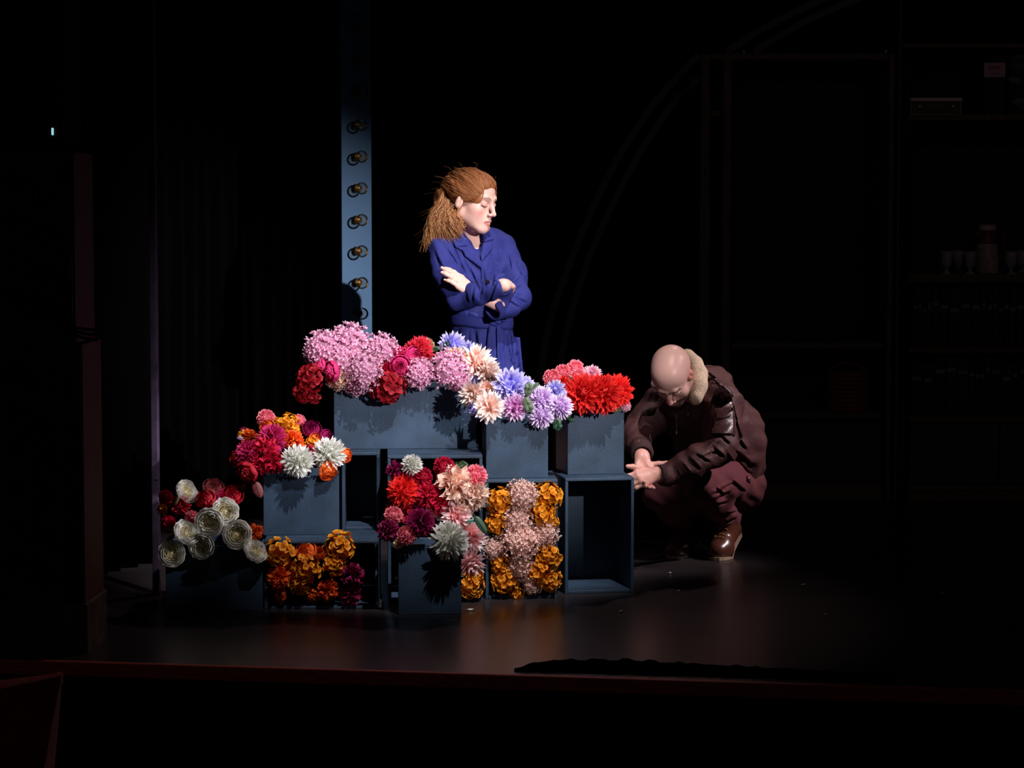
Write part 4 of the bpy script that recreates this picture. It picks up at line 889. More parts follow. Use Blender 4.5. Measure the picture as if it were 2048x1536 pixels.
def patch(name, poly, surf, m, parent, off=0.004, th=0.003, step=4.0, Yd=10.2, flatten=0.5):
    """cloth piece with a pixel outline, laid on the garment below it"""
    out = []
    for i in range(len(poly)):
        a, b = Vector(poly[i]), Vector(poly[(i+1) % len(poly)]); n = max(1, int((b-a).length/step))
        for k in range(n): out.append(a+(b-a)*k/n)
    nb = len(out); xs = [p.x for p in out]; ys = [p.y for p in out]
    def inside(x, y):
        c = False
        for i in range(nb):
            a, b = out[i], out[(i+1) % nb]
            if (a.y > y) != (b.y > y) and x < (b.x-a.x)*(y-a.y)/(b.y-a.y)+a.x: c = not c
        return c
    pts = list(out); x = min(xs)+step/2
    while x < max(xs):
        y = min(ys)+step/2
        while y < max(ys):
            if inside(x, y) and min((p-Vector((x, y))).length for p in out) > step*0.45: pts.append(Vector((x, y)))
            y += step
        x += step
    r = delaunay_2d_cdt(pts, [(i, (i+1) % nb) for i in range(nb)], [list(range(nb))], 1, 1e-4)
    hits = [surf.at(p.x, p.y) for p in r[0]]; ys_ = [h[0].y for h in hits if h]; ym = sorted(ys_)[len(ys_)//2] if ys_ else Yd
    v = []
    for p, h in zip(r[0], hits):
        Y = h[0].y if h else ym
        if abs(Y-ym) > 0.05: Y = ym
        v.append(W(p.x, p.y, Y-off))
    mb = MB().add(v, [tuple(f_)[::-1] for f_ in r[2]]); o = link(name, mb, m, parent, True)
    s = o.modifiers.new('thick', 'SOLIDIFY'); s.thickness = th; s.offset = 0
    return o

# ---- the standing person in the blue work coat
def woman():
    o = empty('person', (W(960, 640, 10.36).x, 10.36, 0), 0, 'standing person in a blue belted work coat with arms crossed', 'person')
    base = Vector(o.location); 
    M_coat = mat('blue_cotton', (43, 48, 116), 0.75, 0.2, noise=0.08, nscale=30, bump=0.10, bscale=45)
    M_skin = skin_mat('fair_skin')
    hc = W(944, 405, 10.31); Rh = head_frame(57, 10, -3); nb = W(944, 492, 10.38)
    Vh, Qh, Vl = head(hc, Rh, nb, False, 1.0)
    col = np.tile(np.array(lin((232, 186, 172))), (len(Vl), 1))
    def tint(mask, c, f_=1.0):
        w_ = np.clip(mask, 0, 1)[:, None]*f_; col[:] = col*(1-w_)+np.array(lin(c))*w_
    cheek = np.exp(-((np.abs(Vl[:, 0])-0.045)**2+(Vl[:, 2]+0.03)**2)/(2*0.018**2))*(Vl[:, 1] > 0.02); tint(cheek, (226, 140, 130), 0.5)
    lip = np.minimum(segxz(Vl, [(-0.021, 0.088, -0.0655), (-0.007, 0.1, -0.0605), (0.007, 0.1, -0.0605), (0.021, 0.088, -0.0655)], 0.0035), segxz(Vl, [(-0.018, 0.09, -0.070), (0, 0.1, -0.0735), (0.018, 0.09, -0.070)], 0.0045)); tint((0.001-lip)/0.002, (190, 92, 94), 0.8)
    for s in (-1, 1):
        br = segxz(Vl, [(s*0.014, 0.098, 0.027), (s*0.032, 0.094, 0.034), (s*0.050, 0.074, 0.027)], 0.004); tint((0.001-br)/0.003, (120, 84, 62), 0.7)
        la = segxz(Vl, [(s*0.016, 0.09, -0.003), (s*0.032, 0.094, -0.0062), (s*0.048, 0.080, -0.002)], 0.0017); tint((0.001-la)/0.0015, (48, 30, 28), 0.95)
        sh_ = segxz(Vl, [(s*0.02, 0.09, 0.012), (s*0.045, 0.085, 0.010)], 0.006); tint((0.004-sh_)/0.006, (176, 122, 116), 0.4)
    parts = [(Vh, Qh)]; cols = [col]
    fair = np.array(lin((230, 182, 168)))
    # her left hand lies on the right upper arm; her right hand is tucked behind the left arm
    lw, le = W(944, 586, 10.15), W(1000, 612, 10.19)
    V, Q, _ = hand(lw, W(902, 548, 10.12)-lw, Vector((0.25, -0.8, 0.55)), 1, [0.22, 0.16, 0.2, 0.3], -0.02, 0.88, (0.25, 0.95, -0.35), 0.2, le, 0.023); parts.append((V, Q)); cols.append(np.tile(fair, (len(V), 1)))
    rw, re = W(1008, 570, 10.085), W(975, 582, 10.10)
    V, Q, _ = hand(rw, W(1024, 561, 10.27)-rw, Vector((0.15, -0.9, 0.6)), -1, [0.25, 0.25, 0.25, 0.3], 0.03, 0.92, (0.5, 0.85, -0.2), 0.2, re, 0.025); parts.append((V, Q)); cols.append(np.tile(fair, (len(V), 1)))
    # chest, trunk and legs under the coat
    v = Vol((-0.42, 10.1, 0.03), (0.2, 10.66, 1.36), 0.009)
    v.chain([W(944, 478, 10.385), W(946, 520, 10.385), W(958, 640, 10.37)], [0.045, 0.065, 0.06], k=0.04); v.cap(W(915, 505, 10.36), W(975, 503, 10.42), 0.035, k=0.05); v.cap(W(945, 480, 10.372), W(957, 522, 10.335), 0.046, 0.05, k=0.03)
    for dx in (-0.075, 0.075):
        h_ = W(960, 720, 10.39); v.chain([h_+Vector((dx*0.6, 0, 0)), Vector((h_.x+dx, 10.35, 0.47)), Vector((h_.x+dx, 10.38, 0.08))], [0.06, 0.05, 0.04], k=0.03)
    V, Q = v.mesh(1); parts.append((V, Q)); cols.append(np.tile(fair, (len(V), 1)))
    V, Q = join(parts); body = npmesh('body', V-A3(base), Q, M_skin, o, np.concatenate(cols))
    # shoes
    for dx in (-0.075, 0.075):
        x = W(960, 700, 10.37).x+dx; s = Vol((x-0.07, 10.1, 0.0), (x+0.07, 10.5, 0.14), 0.006)
        s.chain([(x, 10.4, 0.06), (x+0.01, 10.3, 0.045), (x+0.03, 10.2, 0.035)], [0.045, 0.042, 0.03], k=0.03); s.cut((0, 0, -1), -0.003)
        V, Q = s.mesh(1); npmesh('shoe', V-A3(base), Q, mat('black_leather', (22, 20, 20), 0.35, 0.5), o)
    # coat
    c = Vol((-0.42, 10.0, 0.60), (0.2, 10.62, 1.40), 0.0042)
    yb = yawm(20)
    c.ell(W(947, 545, 10.375), (0.150, 0.105, 0.19), yb, k=0.05)
    c.cap(W(889, 494, 10.315), W(1003, 491, 10.425), 0.052, 0.052, k=0.06)
    c.cap(W(918, 478, 10.35), W(972, 477, 10.40), 0.040, 0.040, k=0.05)
    c.ell(W(960, 632, 10.37), (0.122, 0.095, 0.09), yb, k=0.05)
    for py, rx, ry in ((660, 0.120, 0.10), (700, 0.140, 0.115), (750, 0.156, 0.13), (810, 0.166, 0.145), (870, 0.172, 0.155)):
        c.ell(W(962+(py-660)*0.055, py, 10.375), (rx, ry, 0.09), yb, k=0.06)
    c.cut((0, 0, -1), -(W(960, 880, 10.37).z))
    c.cap(W(991, 700, 10.22), W(996, 820, 10.19), 0.004, 0.010, k=0.006, sub=True)
    # opening under the collar
    c.cap(W(946, 458, 10.33), W(960, 512, 10.262), 0.036, 0.014, k=0.012, sub=True); c.cap(W(946, 462, 10.30), W(960, 514, 10.235), 0.036, 0.014, k=0.012, sub=True)
    rs, rel, rwr = W(883, 505, 10.31), W(918, 597, 10.185), W(1001, 572, 10.085)
    c.chain([rs, W(896, 555, 10.24), rel], [0.058, 0.056, 0.050], k=0.03); c.chain([rel, W(957, 587, 10.13), rwr], [0.050, 0.047, 0.044], k=0.018)
    ls, lel, lc = W(1008, 503, 10.43), W(1037, 597, 10.29), W(992, 618, 10.20)
    c.chain([ls, W(1026, 550, 10.365), lel], [0.056, 0.054, 0.049], k=0.03); c.chain([lel, W(1015, 612, 10.235), lc], [0.049, 0.048, 0.046], k=0.02)
    # open cuffs
    dr = (rwr-W(957, 587, 10.13)).normalized(); c.cap(rwr+dr*0.02, rwr+dr*0.07, 0.034, 0.05, k=0.006, sub=True)
    dl = (lc-lel).normalized(); c.cap(lc+dl*0.02, lc+dl*0.07, 0.036, 0.052, k=0.006, sub=True)
    # creases where the cloth is pulled, as lines across the front of the coat
    cre = [((893, 498), (918, 535), 4), ((905, 490), (930, 548), 4), ((922, 512), (952, 566), 4), ((876, 515), (902, 575), 4), ((938, 530), (958, 580), 3), ((985, 500), (975, 552), 3), ((999, 498), (990, 556), 3),
           ((1016, 505), (1022, 540), 3), ((1047, 544), (1028, 564), 4), ((1042, 568), (1024, 582), 3), ((1021, 591), (1052, 606), 4), ((1018, 582), (1046, 592), 3), ((1014, 600), (1040, 616), 3),
           ((993, 564), (979, 603), 3), ((947, 572), (944, 604), 4), ((930, 578), (936, 606), 3), ((965, 575), (958, 600), 3), ((868, 500), (884, 545), 4), ((1030, 520), (1046, 556), 3),
           ((918, 660), (908, 745), 4), ((950, 660), (958, 720), 4), ((938, 660), (936, 745), 4), ((1009, 655), (1026, 745), 4), ((1000, 655), (1008, 700), 3), ((966, 535), (972, 575), 3), ((986, 560), (984, 570), 3)]
    def folds(p):
        z = p[:, 2]; x = p[:, 0]; zw = float(W(960, 640, 10.37).z); f_ = 0.0
        low = np.clip((zw-z)/0.05, 0, 1); up = np.clip((z-zw+0.02)/0.05, 0, 1)
        ang = np.arctan2(p[:, 1]-10.375, x-float(W(962, 640, 10.37).x))
        f_ = low*0.006*np.sin(ang*11+3*np.sin(z*9)+0.6)*np.clip((zw-z)/0.25+0.35, 0, 1)
        f_ = f_+up*0.0026*wr(p, (70, 20, 36), 0.4, 1.3)+up*0.0018*wr(p, (-60, 40, 66), 2.1, 1.1)
        f_ = f_+crease(p, cre, 10.42)
        return f_
    c.disp(folds)
    V, Q = c.mesh(1); coat = npmesh('work_coat', V-A3(base), Q, M_coat, o)
    # surface for the pieces sewn on the coat (world space copy)
    tmp = npmesh('tmp', V, Q, M_coat, None); S = Surf(tmp); bpy.data.objects.remove(tmp)
    M_dark = mat('blue_cotton_collar', (43, 48, 118), 0.75, 0.2, bump=0.05, bscale=60)
    def sew(name, poly, **kw):
        q = patch(name, poly, S, kw.pop('m', M_dark), coat, **kw); q.data.transform(Matrix.Translation(-base)); return q
    sew('collar', [(923, 459), (935, 492), (911, 494), (902, 471)], off=0.012, th=0.004)
    sew('collar', [(963, 462), (967, 484), (988, 478), (977, 462), (970, 459)], off=0.010, th=0.004)
    sew('lapel', [(911, 494), (935, 492), (963, 523), (963, 537), (930, 512), (926, 502)], off=0.010, th=0.004)
    sew('lapel', [(966, 486), (986, 482), (985, 497), (966, 520), (963, 528), (961, 510)], off=0.009, th=0.004)
    sew('front_placket', [(962, 526), (967, 524), (968, 572), (963, 574)], off=0.004, th=0.003)
    sew('breast_pocket', [(988, 545), (1011, 547), (1010, 562), (989, 562)], off=0.003, th=0.003)
    sew('hip_pocket', [(1024, 673), (1040, 675), (1047, 752), (1030, 758)], off=0.006, th=0.004)
    sew('hip_pocket', [(905, 700), (925, 695), (928, 760), (905, 765)], off=0.005, th=0.004)
    sew('belt_end', [(979, 642), (992, 640), (990, 690), (984, 745), (968, 738)], off=0.010, th=0.004)
    sew('belt_end', [(993, 640), (1003, 642), (1014, 758), (996, 760)], off=0.010, th=0.004)
    # belt round the waist with a soft knot
    bm_ = MB(); n = 48; cb = W(960, 642, 10.37); yb4 = yb.to_4x4(); v = []; fs = []
    tv = [vv for vv in V if abs(vv[2]-cb.z) < 0.02]; tv = np.array(tv)
    for i in range(n):
        a = 2*math.pi*i/n; dx = Vector((math.cos(a), math.sin(a), 0)); r_ = 0.1
        dd = tv[:, :2]-np.array((cb.x, cb.y)); rr_ = np.linalg.norm(dd, axis=1); an = np.arctan2(dd[:, 1], dd[:, 0]); m = np.abs((an-a+math.pi) % (2*math.pi)-math.pi) < 0.14
        m &= rr_ < 0.16
        if m.any(): r_ = float(np.percentile(rr_[m], 70))+0.006
        tilt = -0.010*math.cos(a)
        for q in (-0.024, -0.012, 0.012, 0.024): v.append(cb+dx*(r_+(0.002 if abs(q) < 0.02 else -0.001))+Vector((0, 0, q+tilt+0.002*math.sin(5*a))))
    for i in range(n):
        for k in range(3): fs.append((4*i+k, 4*((i+1) % n)+k, 4*((i+1) % n)+k+1, 4*i+k+1))
    belt = link('belt', MB().add([q-base for q in v], fs), M_dark, coat, True); belt.modifiers.new('thick', 'SOLIDIFY').thickness = 0.005
    k_ = S.at(990, 642); kp = (k_[0] if k_ else W(990, 642, 10.26))+Vector((0, -0.012, 0)); kv = Vol(kp-Vector((0.06, 0.05, 0.05)), kp+Vector((0.06, 0.05, 0.05)), 0.004)
    kv.ell(kp, (0.026, 0.016, 0.021), k=0.01); kv.ell(kp+Vector((0.024, 0, 0.008)), (0.026, 0.012, 0.014), k=0.008); kv.ell(kp+Vector((-0.02, 0, -0.003)), (0.02, 0.012, 0.018), k=0.008)
    kv.disp(lambda p: 0.0025*wr(p, (160, 0, 240), 0.0, 1.0)); Vk, Qk = kv.mesh(1); npmesh('belt_knot', Vk-A3(base), Qk, M_dark, coat)
    h_ = S.at(976, 563); bp = h_[0]+Vector((0, -0.006, 0))-base
    link('button', MB().lathe([(0.009, 0), (0.009, 0.003), (0.006, 0.0035), (0.001, 0.002)], 14, Matrix.Translation(bp) @ Matrix.Rotation(math.pi/2, 4, 'X')), mat('dark_button', (24, 22, 34), 0.2, 0.6), coat, True)
    # necklace with tiny blue flower
    tb = BVHTree.FromPolygons([Vector(q) for q in Vh], [list(map(int, q)) for q in Qh]); pts = []
    for i in range(15):
        t = i/14; px = 929+t*28; py = 466+40*math.sin(math.pi*t)**0.8 if False else 474+16*math.sin(math.pi*t)
        hh = tb.ray_cast(Vector((0, 0, HC)), ray(px, py).normalized()); pts.append(((hh[0] if hh[0] else W(px, py, 10.33))+Vector((0, -0.002, 0)))-base)
    nk = link('necklace', MB().tube(pts, 0.0008, 5), mat('silver', (200, 200, 205), 0.25, 0.5, 0.9), o, True)
    for q in (-1, 0, 1): link('pendant', MB().lathe([(0.001, 0), (0.0042, 0.001), (0.0042, 0.003), (0.001, 0.004)], 8, Matrix.Translation(pts[7]+Vector((q*0.007, -0.003, -0.003-0.003*(q == 0)))) @ Matrix.Rotation(math.pi/2, 4, 'X')), mat('blue_enamel', (40, 70, 190), 0.3, 0.5), nk, True)
    # hair
    hl = lambda p: Vector(hc)+Rh @ Vector(p)
    M_hair = bpy.data.materials.new('auburn_hair'); M_hair.use_nodes = True; nt = M_hair.node_tree; b = nt.nodes['Principled BSDF']
    at = nt.nodes.new('ShaderNodeAttribute'); at.attribute_name = 't'; rp = nt.nodes.new('ShaderNodeValToRGB')
    rp.color_ramp.elements[0].color = (*lin((150, 80, 44)), 1); rp.color_ramp.elements[1].color = (*lin((206, 152, 98)), 1); nt.links.new(at.outputs['Fac'], rp.inputs['Fac']); nt.links.new(rp.outputs['Color'], b.inputs['Base Color'])
    nset(b, 'Roughness', 0.42); nset(b, 'Specular IOR Level', 0.5)
    hv = Vol(hc+Vector((-0.26, -0.16, -0.26)), hc+Vector((0.14, 0.20, 0.16)), 0.0045)
    hv.ell(hl((0, -0.026, 0.050)), (0.081, 0.101, 0.085), Rh, k=0.02); hv.ell(hl((0, 0.030, 0.072)), (0.064, 0.058, 0.052), Rh, k=0.02)
    hv.ell(hl((0, -0.085, 0.055)), (0.05, 0.045, 0.045), Rh, k=0.03)
    for q in (-1, 1): hv.ell(hl((q*0.046, 0.030, 0.030)), (0.027, 0.052, 0.042), Rh, k=0.02)
    # keep the face free
    hv.ell(hl((0, 0.122, -0.028)), (0.066, 0.080, 0.112), Rh, k=0.010, sub=True); hv.ell(hl((0.085, 0.035, -0.068)), (0.05, 0.062, 0.066), Rh, k=0.01, sub=True); hv.ell(hl((-0.085, 0.035, -0.068)), (0.05, 0.062, 0.066), Rh, k=0.01, sub=True)
    mass = [(916, 372, 10.36), (897, 400, 10.385), (886, 440, 10.38), (878, 468, 10.35), (868, 488, 10.33)]
    hv.chain([W(*q) for q in mass], [0.05, 0.054, 0.054, 0.040, 0.016], k=0.03); hv.chain([W(918, 400, 10.36), W(912, 435, 10.34), W(905, 462, 10.32)], [0.035, 0.030, 0.012], k=0.03)
    fwd = np.array(Rh.col[1]); hv.disp(lambda p: (0.0045*wr(p, (110, 140, 25), 0.2, 1.8)+0.0025*wr(p, (240, 90, 40), 1.2, 1.6))*np.clip((0.02-(p-A3(hc)) @ fwd)/0.03, 0.12, 1))
    Vm, Qm = hv.mesh(1); hair = npmesh('hair', Vm-A3(base), Qm, M_hair, o)
    a = hair.data.attributes.new('t', 'FLOAT', 'POINT'); a.data.foreach_set('value', np.clip((hc.z+0.05-Vm[:, 2])/0.2, 0.22, 0.9).astype(np.float32))
    tbh = BVHTree.FromPolygons([Vector(q) for q in Vm], [list(map(int, q)) for q in Qm])
    rr = random.Random(21); mb = MB()
    def strand(pts, r0, tone):
        n = len(pts); v = []; t_ = []; fs = []
        for i, p in enumerate(pts):
            d = (pts[min(i+1, n-1)]-pts[max(i-1, 0)]).normalized(); a = d.cross(Vector((0.3, -1, 0.1))).normalized(); b = d.cross(a); r_ = r0*(1-0.75*(i/(n-1))**2)
            v += [p+a*r_, p-a*r_*0.5+b*r_*0.87, p-a*r_*0.5-b*r_*0.87]; t_ += [tone]*3
        for i in range(n-1):
            for k in range(3): fs.append((3*i+k, 3*i+(k+1) % 3, 3*i+3+(k+1) % 3, 3*i+3+k))
        mb.add([q-base for q in v], fs, t_)
    # combed-back hair over the skull to the tie
    tie = W(907, 366, 10.385)
    for i in range(900):
        s = rr.uniform(-1, 1); u0 = rr.uniform(-0.02, 0.3); side = RAD(88)*s
        hlp = [(0, 0.085, 0.094), (0.048, 0.080, 0.062), (0.066, 0.062, 0.022), (0.076, 0.020, 0.000)]; q_ = abs(s)*3; k0 = min(2, int(q_)); fr_ = q_-k0
        root = Vector(hlp[k0])*(1-fr_)+Vector(hlp[k0+1])*fr_; root.x *= (1 if s > 0 else -1); pts = []
        for k in range(9):
            t = u0+(1-u0)*k/8; q = hl(root)*(1-t)+tie*t; c0 = hl((0, -0.022, 0.035)); d = q-c0; hh = tbh.ray_cast(c0+d.normalized()*0.25, -d.normalized())
            p = hh[0] if hh[0] is not None and (hh[0]-c0).length < 0.16 else q
            pts.append(p+d.normalized()*(0.0015+0.0022*rr.random())+Vector((rr.uniform(-1, 1), rr.uniform(-1, 1), rr.uniform(-1, 1)))*0.0016)
        strand(pts, 0.0013, rr.uniform(0, 0.55))
    # loose waves falling behind the shoulder
    for i in range(900):
        s = rr.random(); w_ = rr.random()
        st = W(905+26*s*rr.uniform(0.2, 1)+rr.uniform(-4, 4), 358+62*s+rr.uniform(-6, 6), 10.36-0.07*s)
        en = W(850+72*s+rr.uniform(-9, 9), 498-30*s+rr.uniform(-14, 10), 10.33-0.06*s+rr.uniform(-0.03, 0.02)); mid = (st+en)/2+Vector((-0.022+0.012*s+rr.uniform(-0.022, 0.015), rr.uniform(-0.075, -0.01), rr.uniform(-0.01, 0.02)))
        ph = rr.random()*6; amp = rr.uniform(0.005, 0.014); pts = []
        for k in range(13):
            t = k/12; q = st*(1-t)**2+mid*2*t*(1-t)+en*t*t; pts.append(q+Vector((math.sin(ph+t*13)*amp*(0.3+t), math.cos(ph+t*9)*amp*t, 0.3*amp*math.sin(ph+t*17))))
        strand(pts, rr.uniform(0.0010, 0.0018), rr.uniform(0.15, 1.0))
    for i in range(70):            # flyaways
        st = Vector(Vm[rr.randrange(len(Vm))])
        if st.x > hc.x-0.02 and st.z < hc.z+0.06: continue
        d = (st-hc).normalized(); pts = [st+d*(0.045*k/5)+Vector((-0.012*(k/5)**2*rr.uniform(0.3, 2), rr.uniform(-.002, .002), 0.0015*math.sin(k)+(-0.012*(k/5)**2))) for k in range(6)]
        strand(pts, 0.0003, rr.uniform(0, 0.7))
    # strand hanging at the ear and a curl below the chin
    for i in range(26):
        e = rr.uniform(-4, 4); strand([W(924+e, 400, 10.27)+Vector((0, -0.004, 0)), W(916+e, 425, 10.262), W(917+e, 445, 10.268), W(921+e*0.6, 458+rr.uniform(-4, 4), 10.275)], 0.0012, rr.uniform(0.5, 1))
    for i in range(10):
        rr_ = 9+rr.uniform(-0.7, 0.7); pts = [W(970+rr_*math.cos(a_), 455+rr_*math.sin(a_), 10.285-0.01*math.cos(a_)) for a_ in [math.pi*(-0.08+1.1*k/11) for k in range(12)]]; strand(pts, 0.0007, rr.uniform(0.3, 0.8))
    tag(link('hair_strands', mb, M_hair, hair, True), kind='stuff')
    # twisted lock at the tie
    link('hair_twist', MB().tube([q-base for q in [W(912, 352, 10.36), W(905, 357, 10.355), W(903, 365, 10.355), W(907, 369, 10.35), W(914, 367, 10.34)]], [0.004, 0.007, 0.008, 0.007, 0.003], 8), M_hair, hair, True)
    return o
woman()

# ---- the crouching person in the brown shearling jacket
def man():
    o = empty('person', (0.87, 10.4, 0), 0, 'crouching bald person in a brown leather shearling jacket, head bowed', 'person')
    base = Vector(o.location)
    M_skin = skin_mat('warm_skin', 0.36)
    hc = W(1345, 753, 10.02); Rh = head_frame(-19, 56, 3); nb = W(1380, 782, 10.20)
    Vh, Qh, Vl = head(hc, Rh, nb, True, 0.93)
    col = np.tile(np.array(lin((214, 168, 156))), (len(Vl), 1))
    def tint(mask, c, f_=1.0):
        w_ = np.clip(mask, 0, 1)[:, None]*f_; col[:] = col*(1-w_)+np.array(lin(c))*w_
    x, y, z = Vl[:, 0], Vl[:, 1], Vl[:, 2]
    nz = 0.004*np.sin(x*310)*np.sin(z*270+1)+0.003*np.sin(y*400+z*200)
    # stubble over the back of the skull, grey-brown beard on the jaw
    side = np.clip((0.012-(z+nz*2))/0.03, 0, 1)*np.clip((0.045-y)/0.02, 0, 1)*np.clip((np.abs(x)-0.045)/0.01, 0, 1); tint(side*(z > -0.075), (96, 74, 64), 0.45)
    bd = np.clip((-0.045-(z+nz))/0.012, 0, 1)*np.clip((y-0.01)/0.03, 0, 1)*(z > -0.125)
    lipz = segd(Vl, [(-0.017, 0.09, -0.067), (0, 0.1, -0.067), (0.017, 0.09, -0.067)], 0.006); tint(bd*np.clip(lipz/0.003, 0, 1), (58, 44, 40), 0.88); tint((0.001-lipz)/0.002, (150, 84, 78), 0.8)
    mous = segd(Vl, [(-0.026, 0.088, -0.06), (0, 0.1, -0.051), (0.026, 0.088, -0.06)], 0.007); tint((0.002-mous)/0.004, (52, 38, 34), 0.9)
    grey = np.exp(-((np.abs(x)-0.028)**2+(z+0.095)**2)/(2*0.012**2)); tint(grey*(z < -0.07), (110, 98, 92), 0.5)
    for s in (-1, 1):
        br = segxz(Vl, [(s*0.010, 0.099, 0.024), (s*0.030, 0.096, 0.032), (s*0.050, 0.076, 0.025)], 0.0055); tint((0.002-br)/0.003, (56, 40, 34), 0.85)
        la = segxz(Vl, [(s*0.016, 0.09, -0.003), (s*0.032, 0.094, -0.0055), (s*0.048, 0.080, -0.002)], 0.002); tint((0.001-la)/0.0015, (40, 26, 24), 0.9)
        ear = np.exp(-((x-s*0.084)**2+(y+0.01)**2+z**2)/(2*0.022**2)); tint(ear, (222, 116, 100), 0.6)
    tint(np.exp(-(x**2+(y-0.118)**2+(z+0.03)**2)/(2*0.014**2)), (216, 124, 112), 0.6)
    parts = [(Vh, Qh)]; cols = [col]; tan_ = np.array(lin((206, 150, 138)))
    # hands: the left reaches over from the right, the right comes down from above, thumbs up
    lw, lf = W(1311, 949, 9.93), W(1340, 950, 9.96)
    V, Q, _ = hand(lw, W(1262, 962, 9.86)-lw, Vector((0.30, -0.85, 0.45)), 1, [(0.45, 0.6, 0.4), (0.55, 0.7, 0.4), (0.6, 0.8, 0.5), (0.65, 0.9, 0.5)], 0.02, 0.98, (0.45, 0.85, 0.2), 0.3, lf, 0.027); parts.append((V, Q)); cols.append(np.tile(tan_, (len(V), 1)))
    rw, rf = W(1284, 916, 9.99), W(1280, 888, 10.12)
    V, Q, _ = hand(rw, W(1284, 985, 9.90)-rw, Vector((-0.25, 0.9, -0.1)), 1, [(0.3, 0.4, 0.3), (0.35, 0.5, 0.3), (0.4, 0.6, 0.4), (0.45, 0.7, 0.4)], 0.05, 1.0, (0.95, -0.15, -0.25), 0.1, rf, 0.028); parts.append((V, Q)); cols.append(np.tile(tan_, (len(V), 1)))
    hipL, hipR = W(1487, 975, 10.58), W(1420, 985, 10.70)
    kneeL, ankL = W(1398, 968, 10.13), Vector((0.915, 10.50, 0.16)); kneeR, ankR = W(1318, 985, 10.24), Vector((0.76, 10.60, 0.10))
    v = Vol((0.4, 9.9, 0.0), (1.15, 10.95, 0.85), 0.010)
    v.chain([W(1455, 975, 10.60), W(1430, 880, 10.42), W(1388, 800, 10.24)], [0.09, 0.09, 0.06], k=0.05)
    v.chain([hipL, kneeL, ankL], [0.07, 0.05, 0.04], k=0.03); v.chain([hipR, kneeR, ankR], [0.07, 0.05, 0.04], k=0.03)
    V, Q = v.mesh(1); parts.append((V, Q)); cols.append(np.tile(tan_, (len(V), 1)))
    V, Q = join(parts); npmesh('body', V-A3(base), Q, M_skin, o, np.concatenate(cols))
    # corduroy trousers
    m = bpy.data.materials.new('burgundy_corduroy'); m.use_nodes = True; nt = m.node_tree; b = nt.nodes['Principled BSDF']
    nset(b, 'Base Color', (*lin((104, 56, 62)), 1)); nset(b, 'Roughness', 0.85); nset(b, 'Specular IOR Level', 0.15)
    tc = nt.nodes.new('ShaderNodeTexCoord'); wv = nt.nodes.new('ShaderNodeTexWave'); wv.bands_direction = 'Z'; wv.inputs['Scale'].default_value = 62; wv.inputs['Distortion'].default_value = 0.6
    mp = nt.nodes.new('ShaderNodeMapping'); mp.inputs['Rotation'].default_value = (0.4, 1.15, 0.2); nt.links.new(tc.outputs['Object'], mp.inputs['Vector']); nt.links.new(mp.outputs['Vector'], wv.inputs['Vector'])
    bp = nt.nodes.new('ShaderNodeBump'); bp.inputs['Strength'].default_value = 0.35; bp.inputs['Distance'].default_value = 0.003; nt.links.new(wv.outputs['Fac'], bp.inputs['Height']); nt.links.new(bp.outputs['Normal'], b.inputs['Normal'])
    t = Vol((0.42, 9.96, 0.06), (1.16, 10.92, 0.62), 0.0055)
    t.chain([W(1482, 968, 10.56), W(1440, 958, 10.32), W(1402, 966, 10.14)], [0.105, 0.092, 0.068], k=0.05); t.ell(W(1470, 975, 10.62), (0.10, 0.14, 0.115), k=0.06)
    t.chain([kneeL, W(1432, 1005, 10.32), ankL+Vector((0.0, 0.0, -0.005))], [0.066, 0.062, 0.054], k=0.03)
    t.chain([W(1425, 990, 10.66), W(1370, 980, 10.42), kneeR], [0.105, 0.09, 0.066], k=0.05); t.chain([kneeR, W(1345, 1020, 10.42), ankR+Vector((0, 0, 0.0))], [0.064, 0.060, 0.054], k=0.03)
    trc = [((1425, 990), (1455, 975), 4), ((1432, 1000), (1462, 982), 4), ((1440, 978), (1470, 965), 3), ((1428, 1012), (1455, 1004), 3), ((1430, 975), (1448, 990), 3), ((1455, 1030), (1475, 1022), 3), ((1450, 1046), (1474, 1036), 3), ((1440, 1055), (1472, 1050), 3), ((1462, 960), (1492, 985), 3)]
    t.disp(lambda p: 0.0025*wr(p, (50, 30, 60), 0.3, 1.4)+crease(p, trc, 10.62, 0.008))
    t.cut((0, 0, -1), -0.085)
    V, Q = t.mesh(1); npmesh('trousers', V-A3(base), Q, m, o)
    # boots
    M_boot = mat('brown_boot_leather', (96, 52, 42), 0.28, 0.5, noise=0.25, nscale=18, coat=0.3); M_sole = mat('boot_sole', (176, 150, 130), 0.7, 0.2)
    def boot(toe, back, lift, m_b, name='boot'):
        toe = Vector(toe); d = Vector((back[0], back[1], 0)).normalized(); sd = Vector((-d.y, d.x, 0)); bend = 0.10
        def mp_(u, v_, w_):
            if u <= bend: return toe+d*u+sd*v_+Vector((0, 0, w_))
            a = lift*min(1, (u-bend)/0.04+0.2); dd = d*math.cos(lift)+Vector((0, 0, math.sin(lift))); up = Vector((0, 0, math.cos(lift)))-d*math.sin(lift)
            return toe+d*bend+dd*(u-bend)+sd*v_+up*w_
        rt = empty(name, (0, 0, 0)); rt.parent = o; rt.location = -base
        lo = [toe[i]-0.12 for i in range(3)]; hi = [toe[i]+0.38 for i in range(3)]; lo[0] = min(lo[0], toe.x+d.x*0.3-0.1); lo[2] = 0.0
        v = Vol(lo, hi, 0.0045)
        v.chain([mp_(0.042, 0, 0.036), mp_(0.075, 0, 0.040), mp_(0.12, 0, 0.052)], [0.034, 0.042, 0.041], k=0.03); v.cap(mp_(0.05, 0.012, 0.03), mp_(0.08, -0.012, 0.03), 0.034, k=0.03)
